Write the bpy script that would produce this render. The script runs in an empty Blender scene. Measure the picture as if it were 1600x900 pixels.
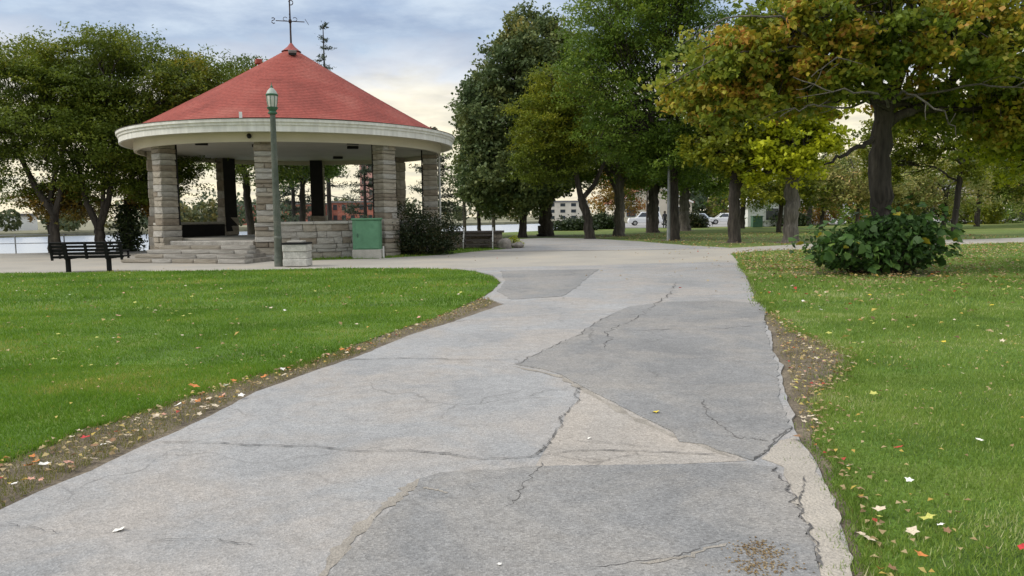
import bpy, bmesh, math, random
import numpy as np
from mathutils import Vector, Matrix
from mathutils.geometry import delaunay_2d_cdt

random.seed(7)
rng = np.random.default_rng(7)
R = math.radians
scene = bpy.context.scene
col = scene.collection

# ------------------------------------------------------------------ camera
cam = bpy.data.cameras.new('camera')
cam_ob = bpy.data.objects.new('camera', cam)
col.objects.link(cam_ob)
scene.camera = cam_ob
cam.sensor_width = 36.0
cam.lens = 36.0 * 1180.0 / 1600.0
cam.clip_end = 6000
cam_ob.matrix_world = (Matrix.Translation((0, 0, 1.55)) @ Matrix.Rotation(R(90 - 5.52), 4, 'X')
                       @ Matrix.Rotation(R(-0.7), 4, 'Z'))

# ------------------------------------------------------------------ sky, sun, exposure
SUN_EL, SUN_AZ = R(44), R(262)          # azimuth clockwise from +Y: from the river side
w = bpy.data.worlds.new('World')
scene.world = w
w.use_nodes = True
nt = w.node_tree
nt.nodes.clear()
N = nt.nodes.new
L = nt.links.new


def node(tree, typ, **kw):
    n = tree.nodes.new(typ)
    for k, v in kw.items():
        setattr(n, k, v)
    return n


def math_node(tree, op, a, b=None, c=None, clamp=False):
    n = tree.nodes.new('ShaderNodeMath')
    n.operation = op
    n.use_clamp = clamp
    for i, v in enumerate((a, b, c)):
        if v is None:
            continue
        if isinstance(v, (int, float)):
            n.inputs[i].default_value = v
        else:
            tree.links.new(v, n.inputs[i])
    return n.outputs[0]


def ramp_node(tree, fac, stops, interp='LINEAR'):
    n = tree.nodes.new('ShaderNodeValToRGB')
    n.color_ramp.interpolation = interp
    e = n.color_ramp.elements
    while len(e) < len(stops):
        e.new(0.5)
    for el, (p, c) in zip(e, stops):
        el.position = p
        el.color = (c[0], c[1], c[2], 1)
    tree.links.new(fac, n.inputs[0])
    return n.outputs[0]


def mix_node(tree, fac, a, b, blend='MIX'):
    n = tree.nodes.new('ShaderNodeMix')
    n.data_type = 'RGBA'
    n.blend_type = blend
    for sock, v in ((n.inputs[0], fac), (n.inputs[6], a), (n.inputs[7], b)):
        if isinstance(v, (int, float)):
            sock.default_value = v
        elif isinstance(v, tuple):
            sock.default_value = (v[0], v[1], v[2], 1)
        else:
            tree.links.new(v, sock)
    return n.outputs[2]


sky = node(nt, 'ShaderNodeTexSky', sky_type='NISHITA', sun_disc=False)
sky.sun_elevation = SUN_EL
sky.sun_rotation = SUN_AZ
sky_b = node(nt, 'ShaderNodeBackground')
sky_b.inputs['Strength'].default_value = 0.12
L(sky.outputs[0], sky_b.inputs[0])
sep = node(nt, 'ShaderNodeSeparateXYZ')
tc = node(nt, 'ShaderNodeTexCoord')
L(tc.outputs['Generated'], sep.inputs[0])
zz = math_node(nt, 'MAXIMUM', sep.outputs[2], 0.0)
den = math_node(nt, 'ADD', zz, 0.10)
cx = math_node(nt, 'DIVIDE', sep.outputs[0], den)
cy = math_node(nt, 'DIVIDE', sep.outputs[1], den)
cmb = node(nt, 'ShaderNodeCombineXYZ')
L(cx, cmb.inputs[0])
L(cy, cmb.inputs[1])
n1 = node(nt, 'ShaderNodeTexNoise')
n1.inputs['Scale'].default_value = 0.9
n1.inputs['Detail'].default_value = 7
n1.inputs['Roughness'].default_value = 0.55
n1.inputs['Distortion'].default_value = 0.35
L(cmb.outputs[0], n1.inputs['Vector'])
n2 = node(nt, 'ShaderNodeTexNoise')
n2.inputs['Scale'].default_value = 2.6
n2.inputs['Detail'].default_value = 6
n2.inputs['Roughness'].default_value = 0.6
L(cmb.outputs[0], n2.inputs['Vector'])
# height in the sky, broken up by the cloud shapes: cream low down, blue-grey deck above
nz = math_node(nt, 'MULTIPLY_ADD', math_node(nt, 'SUBTRACT', n1.outputs[0], 0.5), 0.17, zz)
nz = math_node(nt, 'MULTIPLY_ADD', math_node(nt, 'SUBTRACT', n2.outputs[0], 0.5), 0.09, nz)
deck = ramp_node(nt, nz, [(0.0, (0.57, 0.52, 0.40)), (0.10, (0.62, 0.56, 0.41)), (0.152, (0.57, 0.53, 0.44)),
                          (0.185, (0.43, 0.45, 0.485)), (0.225, (0.262, 0.322, 0.415)), (0.30, (0.37, 0.425, 0.50)),
                          (0.5, (0.52, 0.57, 0.65)), (1.0, (0.92, 0.93, 0.95))])
streak = ramp_node(nt, n2.outputs[0], [(0.34, (0.80, 0.82, 0.87)), (0.64, (1.18, 1.15, 1.09))])
deck = mix_node(nt, 1.0, deck, streak, 'MULTIPLY')
cl_b = node(nt, 'ShaderNodeBackground')
cl_b.inputs['Strength'].default_value = 1.0
L(deck, cl_b.inputs[0])
cover = ramp_node(nt, n1.outputs[0], [(0.30, (0.72, 0.72, 0.72)), (0.5, (0.93, 0.93, 0.93))])
mixs = node(nt, 'ShaderNodeMixShader')
L(cover, mixs.inputs[0])
L(sky_b.outputs[0], mixs.inputs[1])
L(cl_b.outputs[0], mixs.inputs[2])
wout = node(nt, 'ShaderNodeOutputWorld')
L(mixs.outputs[0], wout.inputs[0])

sun = bpy.data.lights.new('sun', 'SUN')
sun.energy = 1.5
sun.angle = R(16)
sun.color = (1.0, 0.95, 0.87)
sun_ob = bpy.data.objects.new('sun', sun)
col.objects.link(sun_ob)
sd = Vector((math.sin(SUN_AZ) * math.cos(SUN_EL), math.cos(SUN_AZ) * math.cos(SUN_EL), math.sin(SUN_EL)))
sun_ob.rotation_euler = sd.to_track_quat('Z', 'Y').to_euler()

scene.view_settings.view_transform = 'Standard'
scene.view_settings.look = 'None'
scene.view_settings.gamma = 1
scene.view_settings.exposure = 0.80
scene.view_settings.use_curve_mapping = False
scene.render.engine = 'CYCLES'
scene.cycles.use_denoising = True
scene.cycles.max_bounces = 6
scene.cycles.diffuse_bounces = 3
scene.cycles.glossy_bounces = 3
scene.cycles.transmission_bounces = 4
scene.cycles.sample_clamp_indirect = 6


# ------------------------------------------------------------------ materials
def material(name, color, rough=0.7, var=0.25, scale=4.0, tint=None, bump=0.0, bump_scale=None, spec=0.3,
             metallic=0.0, coords='Object', fine=None, detail=6, stretch=None):
    """base colour broken up by two noises; tint = second colour mixed in by the large noise"""
    m = bpy.data.materials.new(name)
    m.use_nodes = True
    t = m.node_tree
    b = t.nodes['Principled BSDF']
    b.inputs['Roughness'].default_value = rough
    b.inputs['Metallic'].default_value = metallic
    b.inputs['Specular IOR Level'].default_value = spec
    tcn = node(t, 'ShaderNodeTexCoord')
    co = tcn.outputs[coords]
    if stretch:
        mpp = node(t, 'ShaderNodeMapping')
        mpp.inputs['Scale'].default_value = stretch
        t.links.new(co, mpp.inputs[0])
        co = mpp.outputs[0]
    no = node(t, 'ShaderNodeTexNoise')
    no.inputs['Scale'].default_value = scale
    no.inputs['Detail'].default_value = detail
    t.links.new(co, no.inputs['Vector'])
    c2 = tint or tuple(min(1, v * (1 + var)) for v in color)
    c1 = tuple(v * (1 - var) for v in color)
    stops = [(0.28, c1), (0.5, color), (0.72, c2)]
    out = ramp_node(t, no.outputs[0], stops)
    if fine:
        nf = node(t, 'ShaderNodeTexNoise')
        nf.inputs['Scale'].default_value = fine[0]
        nf.inputs['Detail'].default_value = 2
        t.links.new(co, nf.inputs['Vector'])
        g = ramp_node(t, nf.outputs[0], [(0.25, (1 - fine[1],) * 3), (0.75, (1 + fine[1],) * 3)])
        out = mix_node(t, 1.0, out, g, 'MULTIPLY')
    t.links.new(out, b.inputs['Base Color'])
    if bump:
        nb = node(t, 'ShaderNodeTexNoise')
        nb.inputs['Scale'].default_value = bump_scale or scale * 4
        nb.inputs['Detail'].default_value = 5
        t.links.new(co, nb.inputs['Vector'])
        bn = node(t, 'ShaderNodeBump')
        bn.inputs['Strength'].default_value = bump
        bn.inputs['Distance'].default_value = 0.02
        t.links.new(nb.outputs[0], bn.inputs['Height'])
        t.links.new(bn.outputs[0], b.inputs['Normal'])
    return m


def leaf_material(name, stops, trans=0.35, rough=0.5):
    m = bpy.data.materials.new(name)
    m.use_nodes = True
    t = m.node_tree
    b = t.nodes['Principled BSDF']
    b.inputs['Roughness'].default_value = rough
    b.inputs['Specular IOR Level'].default_value = 0.25
    at = node(t, 'ShaderNodeAttribute', attribute_name='tint')
    c = ramp_node(t, at.outputs['Fac'], stops)
    t.links.new(c, b.inputs['Base Color'])
    tr = node(t, 'ShaderNodeBsdfTranslucent')
    t.links.new(c, tr.inputs[0])
    mx = node(t, 'ShaderNodeMixShader')
    mx.inputs[0].default_value = trans
    t.links.new(b.outputs[0], mx.inputs[1])
    t.links.new(tr.outputs[0], mx.inputs[2])
    t.links.new(mx.outputs[0], t.nodes['Material Output'].inputs[0])
    return m


M = {}
def asphalt_material(name, base, warm, speck=0.45, cracks=0.5):
    """aged asphalt: broad tone changes, warm dusty areas, aggregate speckle and hairline cracking"""
    m = bpy.data.materials.new(name)
    m.use_nodes = True
    t = m.node_tree
    b = t.nodes['Principled BSDF']
    b.inputs['Roughness'].default_value = 0.9
    b.inputs['Specular IOR Level'].default_value = 0.2
    co = node(t, 'ShaderNodeTexCoord').outputs['Object']

    def noise(sc, det, rough=0.55, dist=0.0):
        n = node(t, 'ShaderNodeTexNoise')
        n.inputs['Scale'].default_value = sc
        n.inputs['Detail'].default_value = det
        n.inputs['Roughness'].default_value = rough
        n.inputs['Distortion'].default_value = dist
        t.links.new(co, n.inputs['Vector'])
        return n.outputs[0]

    lo = tuple(v * 0.84 for v in base)
    hi = tuple(min(1, v * 1.15) for v in base)
    c = ramp_node(t, noise(0.45, 5), [(0.32, lo), (0.5, base), (0.68, hi)])
    wm = ramp_node(t, noise(0.85, 7, 0.65, 0.5), [(0.43, (0, 0, 0)), (0.63, (1, 1, 1))])
    c = mix_node(t, wm, c, warm)
    mid = ramp_node(t, noise(7, 6, 0.65), [(0.3, (0.88,) * 3), (0.7, (1.10,) * 3)])
    c = mix_node(t, 1.0, c, mid, 'MULTIPLY')
    vo = node(t, 'ShaderNodeTexVoronoi')
    vo.inputs['Scale'].default_value = 95
    t.links.new(co, vo.inputs['Vector'])
    sepc = node(t, 'ShaderNodeSeparateColor')
    t.links.new(vo.outputs['Color'], sepc.inputs[0])
    sp = ramp_node(t, sepc.outputs[0], [(0.0, (1 - speck,) * 3), (0.3, (0.92,) * 3), (0.75, (1.05,) * 3), (1.0, (1 + speck,) * 3)])
    c = mix_node(t, 1.0, c, sp, 'MULTIPLY')
    # hairline cracks, only where a mask allows
    dv = node(t, 'ShaderNodeTexNoise')
    dv.inputs['Scale'].default_value = 2.5
    dv.inputs['Detail'].default_value = 5
    t.links.new(co, dv.inputs['Vector'])
    vm = node(t, 'ShaderNodeVectorMath', operation='MULTIPLY_ADD')
    t.links.new(dv.outputs['Color'], vm.inputs[0])
    vm.inputs[1].default_value = (0.55, 0.55, 0.0)
    t.links.new(co, vm.inputs[2])
    ve = node(t, 'ShaderNodeTexVoronoi', feature='DISTANCE_TO_EDGE')
    ve.inputs['Scale'].default_value = 0.75
    t.links.new(vm.outputs[0], ve.inputs['Vector'])
    line = ramp_node(t, ve.outputs[0], [(0.0, (1, 1, 1)), (0.010, (0, 0, 0))])
    mask = ramp_node(t, noise(0.6, 3), [(0.48, (0, 0, 0)), (0.60, (1, 1, 1))])
    lm = mix_node(t, 1.0, line, mask, 'MULTIPLY')
    sepl = node(t, 'ShaderNodeSeparateColor')
    t.links.new(lm, sepl.inputs[0])
    fac = math_node(t, 'MULTIPLY', sepl.outputs[0], cracks)
    c = mix_node(t, fac, c, (0.07, 0.066, 0.06))
    t.links.new(c, b.inputs['Base Color'])
    bn = node(t, 'ShaderNodeBump')
    bn.inputs['Strength'].default_value = 0.45
    bn.inputs['Distance'].default_value = 0.008
    t.links.new(vo.outputs['Distance'], bn.inputs['Height'])
    t.links.new(bn.outputs[0], b.inputs['Normal'])
    return m


M['asphalt'] = asphalt_material('worn_asphalt', (0.290, 0.288, 0.283), (0.325, 0.300, 0.272), 0.22, 0.45)
M['patch'] = asphalt_material('patched_asphalt', (0.213, 0.211, 0.206), (0.268, 0.252, 0.230), 0.28, 0.45)
M['dusty'] = asphalt_material('dusty_asphalt', (0.33, 0.303, 0.27), (0.365, 0.325, 0.278), 0.26, 0.5)
M['concrete'] = material('pale_concrete', (0.335, 0.312, 0.27), 0.85, 0.12, 0.5, tint=(0.375, 0.335, 0.275), bump=0.3,
                         bump_scale=90, fine=(60, 0.12), spec=0.2)
M['slab_edge'] = material('crumbled_concrete', (0.37, 0.335, 0.285), 0.9, 0.15, 2.0, tint=(0.43, 0.385, 0.32), bump=0.8,
                          bump_scale=60, fine=(90, 0.25), spec=0.2)
M['seam'] = material('sandy_seam', (0.285, 0.258, 0.22), 0.95, 0.2, 6.0, bump=0.6, bump_scale=90, fine=(90, 0.25))
M['crack'] = material('crack_dark', (0.10, 0.095, 0.09), 0.95, 0.4, 9.0)
M['stain'] = material('dirt_stain', (0.205, 0.18, 0.135), 0.95, 0.3, 9.0, fine=(90, 0.25))
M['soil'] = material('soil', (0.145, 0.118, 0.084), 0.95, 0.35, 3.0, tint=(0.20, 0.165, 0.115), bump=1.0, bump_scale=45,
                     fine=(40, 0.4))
M['turf'] = material('turf', (0.085, 0.155, 0.018), 0.9, 0.4, 1.1, tint=(0.14, 0.18, 0.034), bump=0.8, bump_scale=60,
                     fine=(45, 0.45))
M['far_turf'] = material('far_turf', (0.105, 0.15, 0.026), 0.9, 0.3, 0.16, tint=(0.19, 0.18, 0.05), bump=0.6,
                         bump_scale=20, fine=(6, 0.3), coords='Object')
M['limestone'] = material('limestone', (0.315, 0.278, 0.222), 0.9, 0.35, 2.2, tint=(0.41, 0.37, 0.305), bump=1.0,
                          bump_scale=14, fine=(28, 0.25))
M['limestone_grey'] = material('limestone_grey', (0.34, 0.318, 0.28), 0.9, 0.3, 2.0, tint=(0.45, 0.425, 0.38), bump=1.0,
                               bump_scale=14, fine=(25, 0.25))
M['limestone_brown'] = material('limestone_brown', (0.235, 0.195, 0.148), 0.9, 0.35, 2.4, tint=(0.28, 0.24, 0.19),
                                bump=1.0, bump_scale=14, fine=(28, 0.25))
M['mortar'] = material('mortar', (0.22, 0.20, 0.17), 0.95, 0.3, 6.0, bump=0.5)
M['cap'] = material('concrete_cap', (0.40, 0.38, 0.33), 0.85, 0.15, 3.0, bump=0.3, fine=(30, 0.15))
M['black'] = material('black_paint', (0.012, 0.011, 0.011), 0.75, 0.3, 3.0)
M['shingle'] = material('red_shingle', (0.268, 0.062, 0.046), 0.9, 0.24, 0.7, tint=(0.305, 0.09, 0.068), bump=0.5,
                        bump_scale=30, fine=(9, 0.22))
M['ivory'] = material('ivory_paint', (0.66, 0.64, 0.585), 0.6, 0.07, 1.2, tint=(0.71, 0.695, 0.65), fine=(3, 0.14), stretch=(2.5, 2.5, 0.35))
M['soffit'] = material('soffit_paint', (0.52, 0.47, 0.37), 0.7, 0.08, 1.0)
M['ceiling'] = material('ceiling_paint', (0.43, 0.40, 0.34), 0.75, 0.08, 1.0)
M['flash'] = material('metal_flashing', (0.20, 0.17, 0.16), 0.6, 0.2, 4.0, metallic=0.3)
M['iron'] = material('dark_iron', (0.06, 0.045, 0.045), 0.6, 0.3, 10, metallic=0.4)
M['copper'] = material('finial_red', (0.27, 0.065, 0.055), 0.6, 0.2, 8)
M['lampgreen'] = material('lamp_post_paint', (0.098, 0.112, 0.090), 0.7, 0.3, 2.5, tint=(0.15, 0.15, 0.125), bump=0.3,
                          fine=(18, 0.2))
M['lampframe'] = material('lamp_green_paint', (0.06, 0.135, 0.085), 0.5, 0.2, 6)
M['lampglass'] = material('frosted_glass', (0.50, 0.49, 0.44), 0.35, 0.12, 8, spec=0.5)
M['lampcap'] = material('lamp_cap', (0.34, 0.38, 0.33), 0.5, 0.1, 6)
M['boxgreen'] = material('cabinet_green', (0.105, 0.245, 0.14), 0.55, 0.12, 2, tint=(0.13, 0.27, 0.165), fine=(5, 0.14))
M['white_block'] = material('whitewashed_concrete', (0.47, 0.455, 0.41), 0.85, 0.25, 4, tint=(0.58, 0.56, 0.51), bump=0.4,
                            fine=(20, 0.2))
M['benchblack'] = material('bench_black', (0.009, 0.009, 0.009), 0.75, 0.3, 8, spec=0.2)
M['bark'] = material('bark_dark', (0.050, 0.042, 0.034), 0.95, 0.4, 3.0, tint=(0.092, 0.079, 0.064), bump=1.0, bump_scale=16,
                     fine=(14, 0.5), stretch=(1, 1, 0.16))
M['barkgrey'] = material('bark_grey', (0.108, 0.096, 0.080), 0.95, 0.35, 3.0, tint=(0.18, 0.163, 0.138), bump=1.0,
                         bump_scale=16, fine=(14, 0.45), stretch=(1, 1, 0.16))
M['rail'] = material('rail_grey', (0.30, 0.31, 0.32), 0.5, 0.15, 4, metallic=0.4)
M['railpale'] = material('rail_pale', (0.55, 0.54, 0.50), 0.6, 0.15, 4)
M['wood'] = material('dark_timber', (0.075, 0.062, 0.052), 0.8, 0.3, 5, bump=0.5)
M['rock'] = material('boulder', (0.24, 0.215, 0.185), 0.95, 0.35, 4, bump=1.0, bump_scale=12, fine=(25, 0.3))
M['brick'] = material('red_brick', (0.33, 0.12, 0.085), 0.9, 0.2, 0.8, tint=(0.40, 0.18, 0.13), fine=(2, 0.2))
M['pinkbrick'] = material('pink_brick', (0.46, 0.26, 0.22), 0.9, 0.15, 0.5, fine=(2, 0.15))
M['wallwhite'] = material('white_siding', (0.70, 0.69, 0.66), 0.7, 0.08, 0.6)
M['wallcream'] = material('cream_siding', (0.58, 0.52, 0.42), 0.7, 0.1, 0.6)
M['roofgrey'] = material('grey_roof', (0.16, 0.155, 0.155), 0.85, 0.15, 1.0)
M['roofred'] = material('rust_roof', (0.34, 0.13, 0.09), 0.85, 0.15, 1.0)
M['glassdark'] = material('window_glass', (0.035, 0.042, 0.05), 0.12, 0.2, 3, spec=0.6)
M['tyre'] = material('rubber', (0.02, 0.02, 0.02), 0.8, 0.2, 6)
M['silver'] = material('hub_silver', (0.5, 0.5, 0.5), 0.35, 0.1, 6, metallic=0.8)
M['carwhite'] = material('car_white', (0.72, 0.73, 0.74), 0.25, 0.03, 1, spec=0.6)
M['carsilver'] = material('car_silver', (0.46, 0.52, 0.57), 0.3, 0.03, 1, spec=0.6, metallic=0.2)
M['cardark'] = material('car_dark_blue', (0.035, 0.05, 0.09), 0.25, 0.03, 1, spec=0.6)
M['carred'] = material('car_red', (0.30, 0.03, 0.03), 0.3, 0.03, 1, spec=0.6)
M['lampred'] = material('tail_lamp', (0.4, 0.02, 0.02), 0.3, 0.1, 4)
M['lampclear'] = material('head_lamp', (0.7, 0.7, 0.66), 0.2, 0.1, 4)
M['cloth'] = material('dark_cloth', (0.04, 0.04, 0.05), 0.9, 0.2, 9)
M['skin'] = material('skin', (0.45, 0.28, 0.20), 0.6, 0.05, 9)
M['hair'] = material('hair', (0.04, 0.03, 0.02), 0.8, 0.1, 9)
M['bank'] = material('river_bank_stone', (0.20, 0.19, 0.12), 0.9, 0.3, 0.5, bump=0.6)
M['signwhite'] = material('sign_white', (0.75, 0.75, 0.73), 0.6, 0.05, 2)

# water
mw = bpy.data.materials.new('river_water')
mw.use_nodes = True
t = mw.node_tree
b = t.nodes['Principled BSDF']
b.inputs['Base Color'].default_value = (0.36, 0.40, 0.46, 1)
b.inputs['Roughness'].default_value = 0.25
b.inputs['Specular IOR Level'].default_value = 0.6
tcn = node(t, 'ShaderNodeTexCoord')
mp = node(t, 'ShaderNodeMapping')
mp.inputs['Scale'].default_value = (0.6, 1.6, 1)
t.links.new(tcn.outputs['Object'], mp.inputs[0])
nb = node(t, 'ShaderNodeTexNoise')
nb.inputs['Scale'].default_value = 1.2
nb.inputs['Detail'].default_value = 5
t.links.new(mp.outputs[0], nb.inputs['Vector'])
bn = node(t, 'ShaderNodeBump')
bn.inputs['Strength'].default_value = 0.5
bn.inputs['Distance'].default_value = 0.05
t.links.new(nb.outputs[0], bn.inputs['Height'])
t.links.new(bn.outputs[0], b.inputs['Normal'])
M['water'] = mw

G1 = (0.030, 0.050, 0.013)
M['leaf_olive'] = leaf_material('leaf_olive', [(0.0, (0.071, 0.106, 0.014)), (0.45, (0.133, 0.180, 0.020)),
                                               (0.75, (0.223, 0.240, 0.024)), (0.9, (0.357, 0.258, 0.031)), (1.0, (0.521, 0.190, 0.031))])
M['leaf_linden'] = leaf_material('leaf_linden', [(0.0, (0.069, 0.108, 0.041)), (0.5, (0.138, 0.178, 0.061)),
                                                 (0.85, (0.232, 0.248, 0.070)), (1.0, (0.394, 0.301, 0.081))], 0.25)
M['leaf_green'] = leaf_material('leaf_green', [(0.0, (0.069, 0.127, 0.018)), (0.5, (0.143, 0.220, 0.026)),
                                               (0.85, (0.260, 0.318, 0.033)), (1.0, (0.435, 0.367, 0.045))])
M['leaf_lime'] = leaf_material('leaf_lime', [(0.0, (0.099, 0.142, 0.016)), (0.5, (0.198, 0.232, 0.021)),
                                             (0.85, (0.330, 0.321, 0.023)), (1.0, (0.450, 0.361, 0.034))], 0.4)
M['leaf_maple'] = leaf_material('leaf_maple', [(0.0, (0.078, 0.127, 0.017)), (0.38, (0.173, 0.227, 0.026)),
                                               (0.62, (0.294, 0.305, 0.032)), (0.8, (0.449, 0.315, 0.036)),
                                               (0.92, (0.466, 0.196, 0.058)), (1.0, (0.620, 0.620, 0.058))], 0.4)
M['leaf_gold'] = leaf_material('leaf_gold', [(0.0, (0.121, 0.167, 0.017)), (0.35, (0.266, 0.322, 0.022)),
                                             (0.7, (0.507, 0.538, 0.024)), (1.0, (0.620, 0.620, 0.036))], 0.4)
M['leaf_tan'] = leaf_material('leaf_tan', [(0.0, (0.150, 0.203, 0.051)), (0.4, (0.300, 0.322, 0.094)),
                                           (0.75, (0.450, 0.388, 0.135)), (1.0, (0.495, 0.258, 0.101))], 0.35)
M['leaf_rust'] = leaf_material('leaf_rust', [(0.0, (0.110, 0.115, 0.022)), (0.4, (0.264, 0.172, 0.028)),
                                             (0.8, (0.418, 0.196, 0.033)), (1.0, (0.396, 0.092, 0.033))], 0.35)
M['leaf_conifer'] = leaf_material('leaf_conifer', [(0.0, (0.026, 0.042, 0.022)), (0.6, (0.048, 0.070, 0.034)),
                                                   (1.0, (0.090, 0.102, 0.048))], 0.1)
M['leaf_shrub'] = leaf_material('leaf_shrub', [(0.0, (0.014, 0.024, 0.010)), (0.6, (0.032, 0.048, 0.016)),
                                               (1.0, (0.104, 0.072, 0.024))], 0.2)
M['leaf_ivy'] = leaf_material('leaf_ivy', [(0.0, (0.02, 0.034, 0.012)), (0.6, (0.04, 0.062, 0.02)), (1.0, (0.08, 0.10, 0.03))], 0.2)
M['leaf_bush'] = leaf_material('leaf_bush', [(0.0, (0.041, 0.084, 0.022)), (0.45, (0.074, 0.149, 0.034)),
                                             (0.75, (0.146, 0.238, 0.044)), (0.92, (0.248, 0.322, 0.050)), (1.0, (0.430, 0.361, 0.037))], 0.3)
M['leaf_far'] = leaf_material('leaf_far', [(0.0, (0.057, 0.086, 0.057)), (0.5, (0.103, 0.132, 0.063)),
                                           (0.8, (0.196, 0.178, 0.057)), (1.0, (0.276, 0.172, 0.057))], 0.3)
M['grass_rich'] = leaf_material('grass_rich', [(0.0, (0.070, 0.144, 0.012)), (0.5, (0.130, 0.249, 0.018)),
                                               (0.85, (0.210, 0.330, 0.030)), (1.0, (0.420, 0.357, 0.096))], 0.4)
M['grass_dry'] = leaf_material('grass_dry', [(0.0, (0.100, 0.172, 0.026)), (0.5, (0.192, 0.295, 0.044)),
                                             (0.8, (0.284, 0.367, 0.070)), (1.0, (0.527, 0.525, 0.261))], 0.4)
M['grass_straw'] = leaf_material('grass_straw', [(0.0, (0.102, 0.138, 0.024)), (0.4, (0.192, 0.198, 0.048)), (0.8, (0.264, 0.228, 0.090)), (1.0, (0.396, 0.336, 0.180))], 0.35)
M['litter'] = leaf_material('litter', [(0.0, (0.15, 0.09, 0.045)), (0.35, (0.36, 0.26, 0.12)), (0.6, (0.48, 0.38, 0.21)),
                                       (0.8, (0.52, 0.40, 0.09)), (0.93, (0.44, 0.19, 0.05)), (1.0, (0.42, 0.06, 0.04))], 0.25)
for nm, c in dict(leaf_pale=(0.56, 0.47, 0.34), leaf_yellow=(0.58, 0.44, 0.045), leaf_orange=(0.52, 0.19, 0.05),
                  leaf_red=(0.45, 0.035, 0.035), leaf_brown=(0.23, 0.13, 0.065), leaf_white=(0.74, 0.71, 0.64),
                  leaf_pink=(0.52, 0.28, 0.20), leaf_yellowgreen=(0.42, 0.42, 0.10)).items():
    M[nm] = material(nm, c, 0.7, 0.25, 14, fine=(40, 0.15))


# ------------------------------------------------------------------ object helpers
def tag(o, label=None, cat=None, group=None, kind=None):
    if label:
        o['label'] = label
    if cat:
        o['category'] = cat
    if group:
        o['group'] = group
    if kind:
        o['kind'] = kind
    return o


def link(name, me, mat, parent=None):
    o = bpy.data.objects.new(name, me)
    col.objects.link(o)
    if mat is not None and not me.materials:
        me.materials.append(M[mat] if isinstance(mat, str) else mat)
    if parent is not None:
        o.parent = parent
    return o


def empty(name, loc, rz=0.0):
    o = bpy.data.objects.new(name, None)
    o.empty_display_size = 0.2
    col.objects.link(o)
    o.location = loc
    o.rotation_euler = (0, 0, rz)
    return o


class MB:
    """collects boxes, tubes and lathes into one mesh"""

    def __init__(self):
        self.v, self.f = [], []

    def add(self, v, f):
        o = len(self.v)
        self.v += [tuple(p) for p in v]
        self.f += [tuple(i + o for i in q) for q in f]
        return self

    def box(self, c, s, rz=0.0, rx=0.0, ry=0.0):
        m = Matrix.Translation(c) @ Matrix.Rotation(rz, 4, 'Z') @ Matrix.Rotation(ry, 4, 'Y') @ Matrix.Rotation(rx, 4, 'X')
        x, y, z = s[0] / 2, s[1] / 2, s[2] / 2
        v = [m @ Vector(p) for p in ((-x, -y, -z), (x, -y, -z), (x, y, -z), (-x, y, -z), (-x, -y, z), (x, -y, z), (x, y, z), (-x, y, z))]
        return self.add(v, [(0, 3, 2, 1), (4, 5, 6, 7), (0, 1, 5, 4), (1, 2, 6, 5), (2, 3, 7, 6), (3, 0, 4, 7)])

    def tube(self, pts, rad, n=8, cap=True):
        pts = np.asarray(pts, float)
        rad = np.broadcast_to(np.asarray(rad, float), (len(pts),))
        v, f = tube_arrays(pts, rad, n)
        f = f.tolist()
        if cap:
            f.append(list(range(n))[::-1])
            f.append([(len(pts) - 1) * n + i for i in range(n)])
        return self.add(v.tolist(), f)

    def lathe(self, prof, n=32, c=(0, 0, 0), close=False):
        v, f = [], []
        for r, z in prof:
            for k in range(n):
                a = 2 * math.pi * k / n
                v.append((c[0] + r * math.cos(a), c[1] + r * math.sin(a), c[2] + z))
        m = len(prof)
        for i in range(m if close else m - 1):
            j = (i + 1) % m
            for k in range(n):
                k2 = (k + 1) % n
                f.append((i * n + k, i * n + k2, j * n + k2, j * n + k))
        return self.add(v, f)

    def prism(self, poly, z0, z1):
        n = len(poly)
        v = [(p[0], p[1], z0) for p in poly] + [(p[0], p[1], z1) for p in poly]
        f = [tuple(range(n))[::-1], tuple(range(n, 2 * n))] + [(i, (i + 1) % n, n + (i + 1) % n, n + i) for i in range(n)]
        return self.add(v, f)

    def mesh(self, name, smooth=False, bevel=0.0):
        me = bpy.data.meshes.new(name)
        me.from_pydata(self.v, [], self.f)
        if bevel:
            bm = bmesh.new()
            bm.from_mesh(me)
            bmesh.ops.bevel(bm, geom=list(bm.edges), offset=bevel, segments=1, affect='EDGES')
            bm.to_mesh(me)
            bm.free()
        if smooth:
            me.polygons.foreach_set('use_smooth', [True] * len(me.polygons))
            if smooth != 'all':
                me.set_sharp_from_angle(angle=R(40))
        me.update()
        return me

    def build(self, name, mat, parent=None, smooth=False, bevel=0.0):
        return link(name, self.mesh(name, smooth, bevel), mat, parent)


def tube_arrays(pts, rad, n):
    k = len(pts)
    tan = np.gradient(pts, axis=0)
    tan /= np.linalg.norm(tan, axis=1)[:, None] + 1e-9
    ref = np.array([0.0, 0.0, 1.0]) if abs(tan[:, 2]).mean() < 0.75 else np.array([1.0, 0.0, 0.0])
    s = np.cross(tan, ref)
    s /= np.linalg.norm(s, axis=1)[:, None] + 1e-9
    u = np.cross(s, tan)
    a = np.arange(n) * 2 * math.pi / n
    ring = s[:, None, :] * np.cos(a)[None, :, None] + u[:, None, :] * np.sin(a)[None, :, None]
    v = (pts[:, None, :] + ring * rad[:, None, None]).reshape(-1, 3)
    i = np.arange(k - 1)[:, None] * n
    j = np.arange(n)[None, :]
    j2 = (j + 1) % n
    f = np.stack([i + j, i + j2, i + n + j2, i + n + j], -1).reshape(-1, 4)
    return v, f


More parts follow.
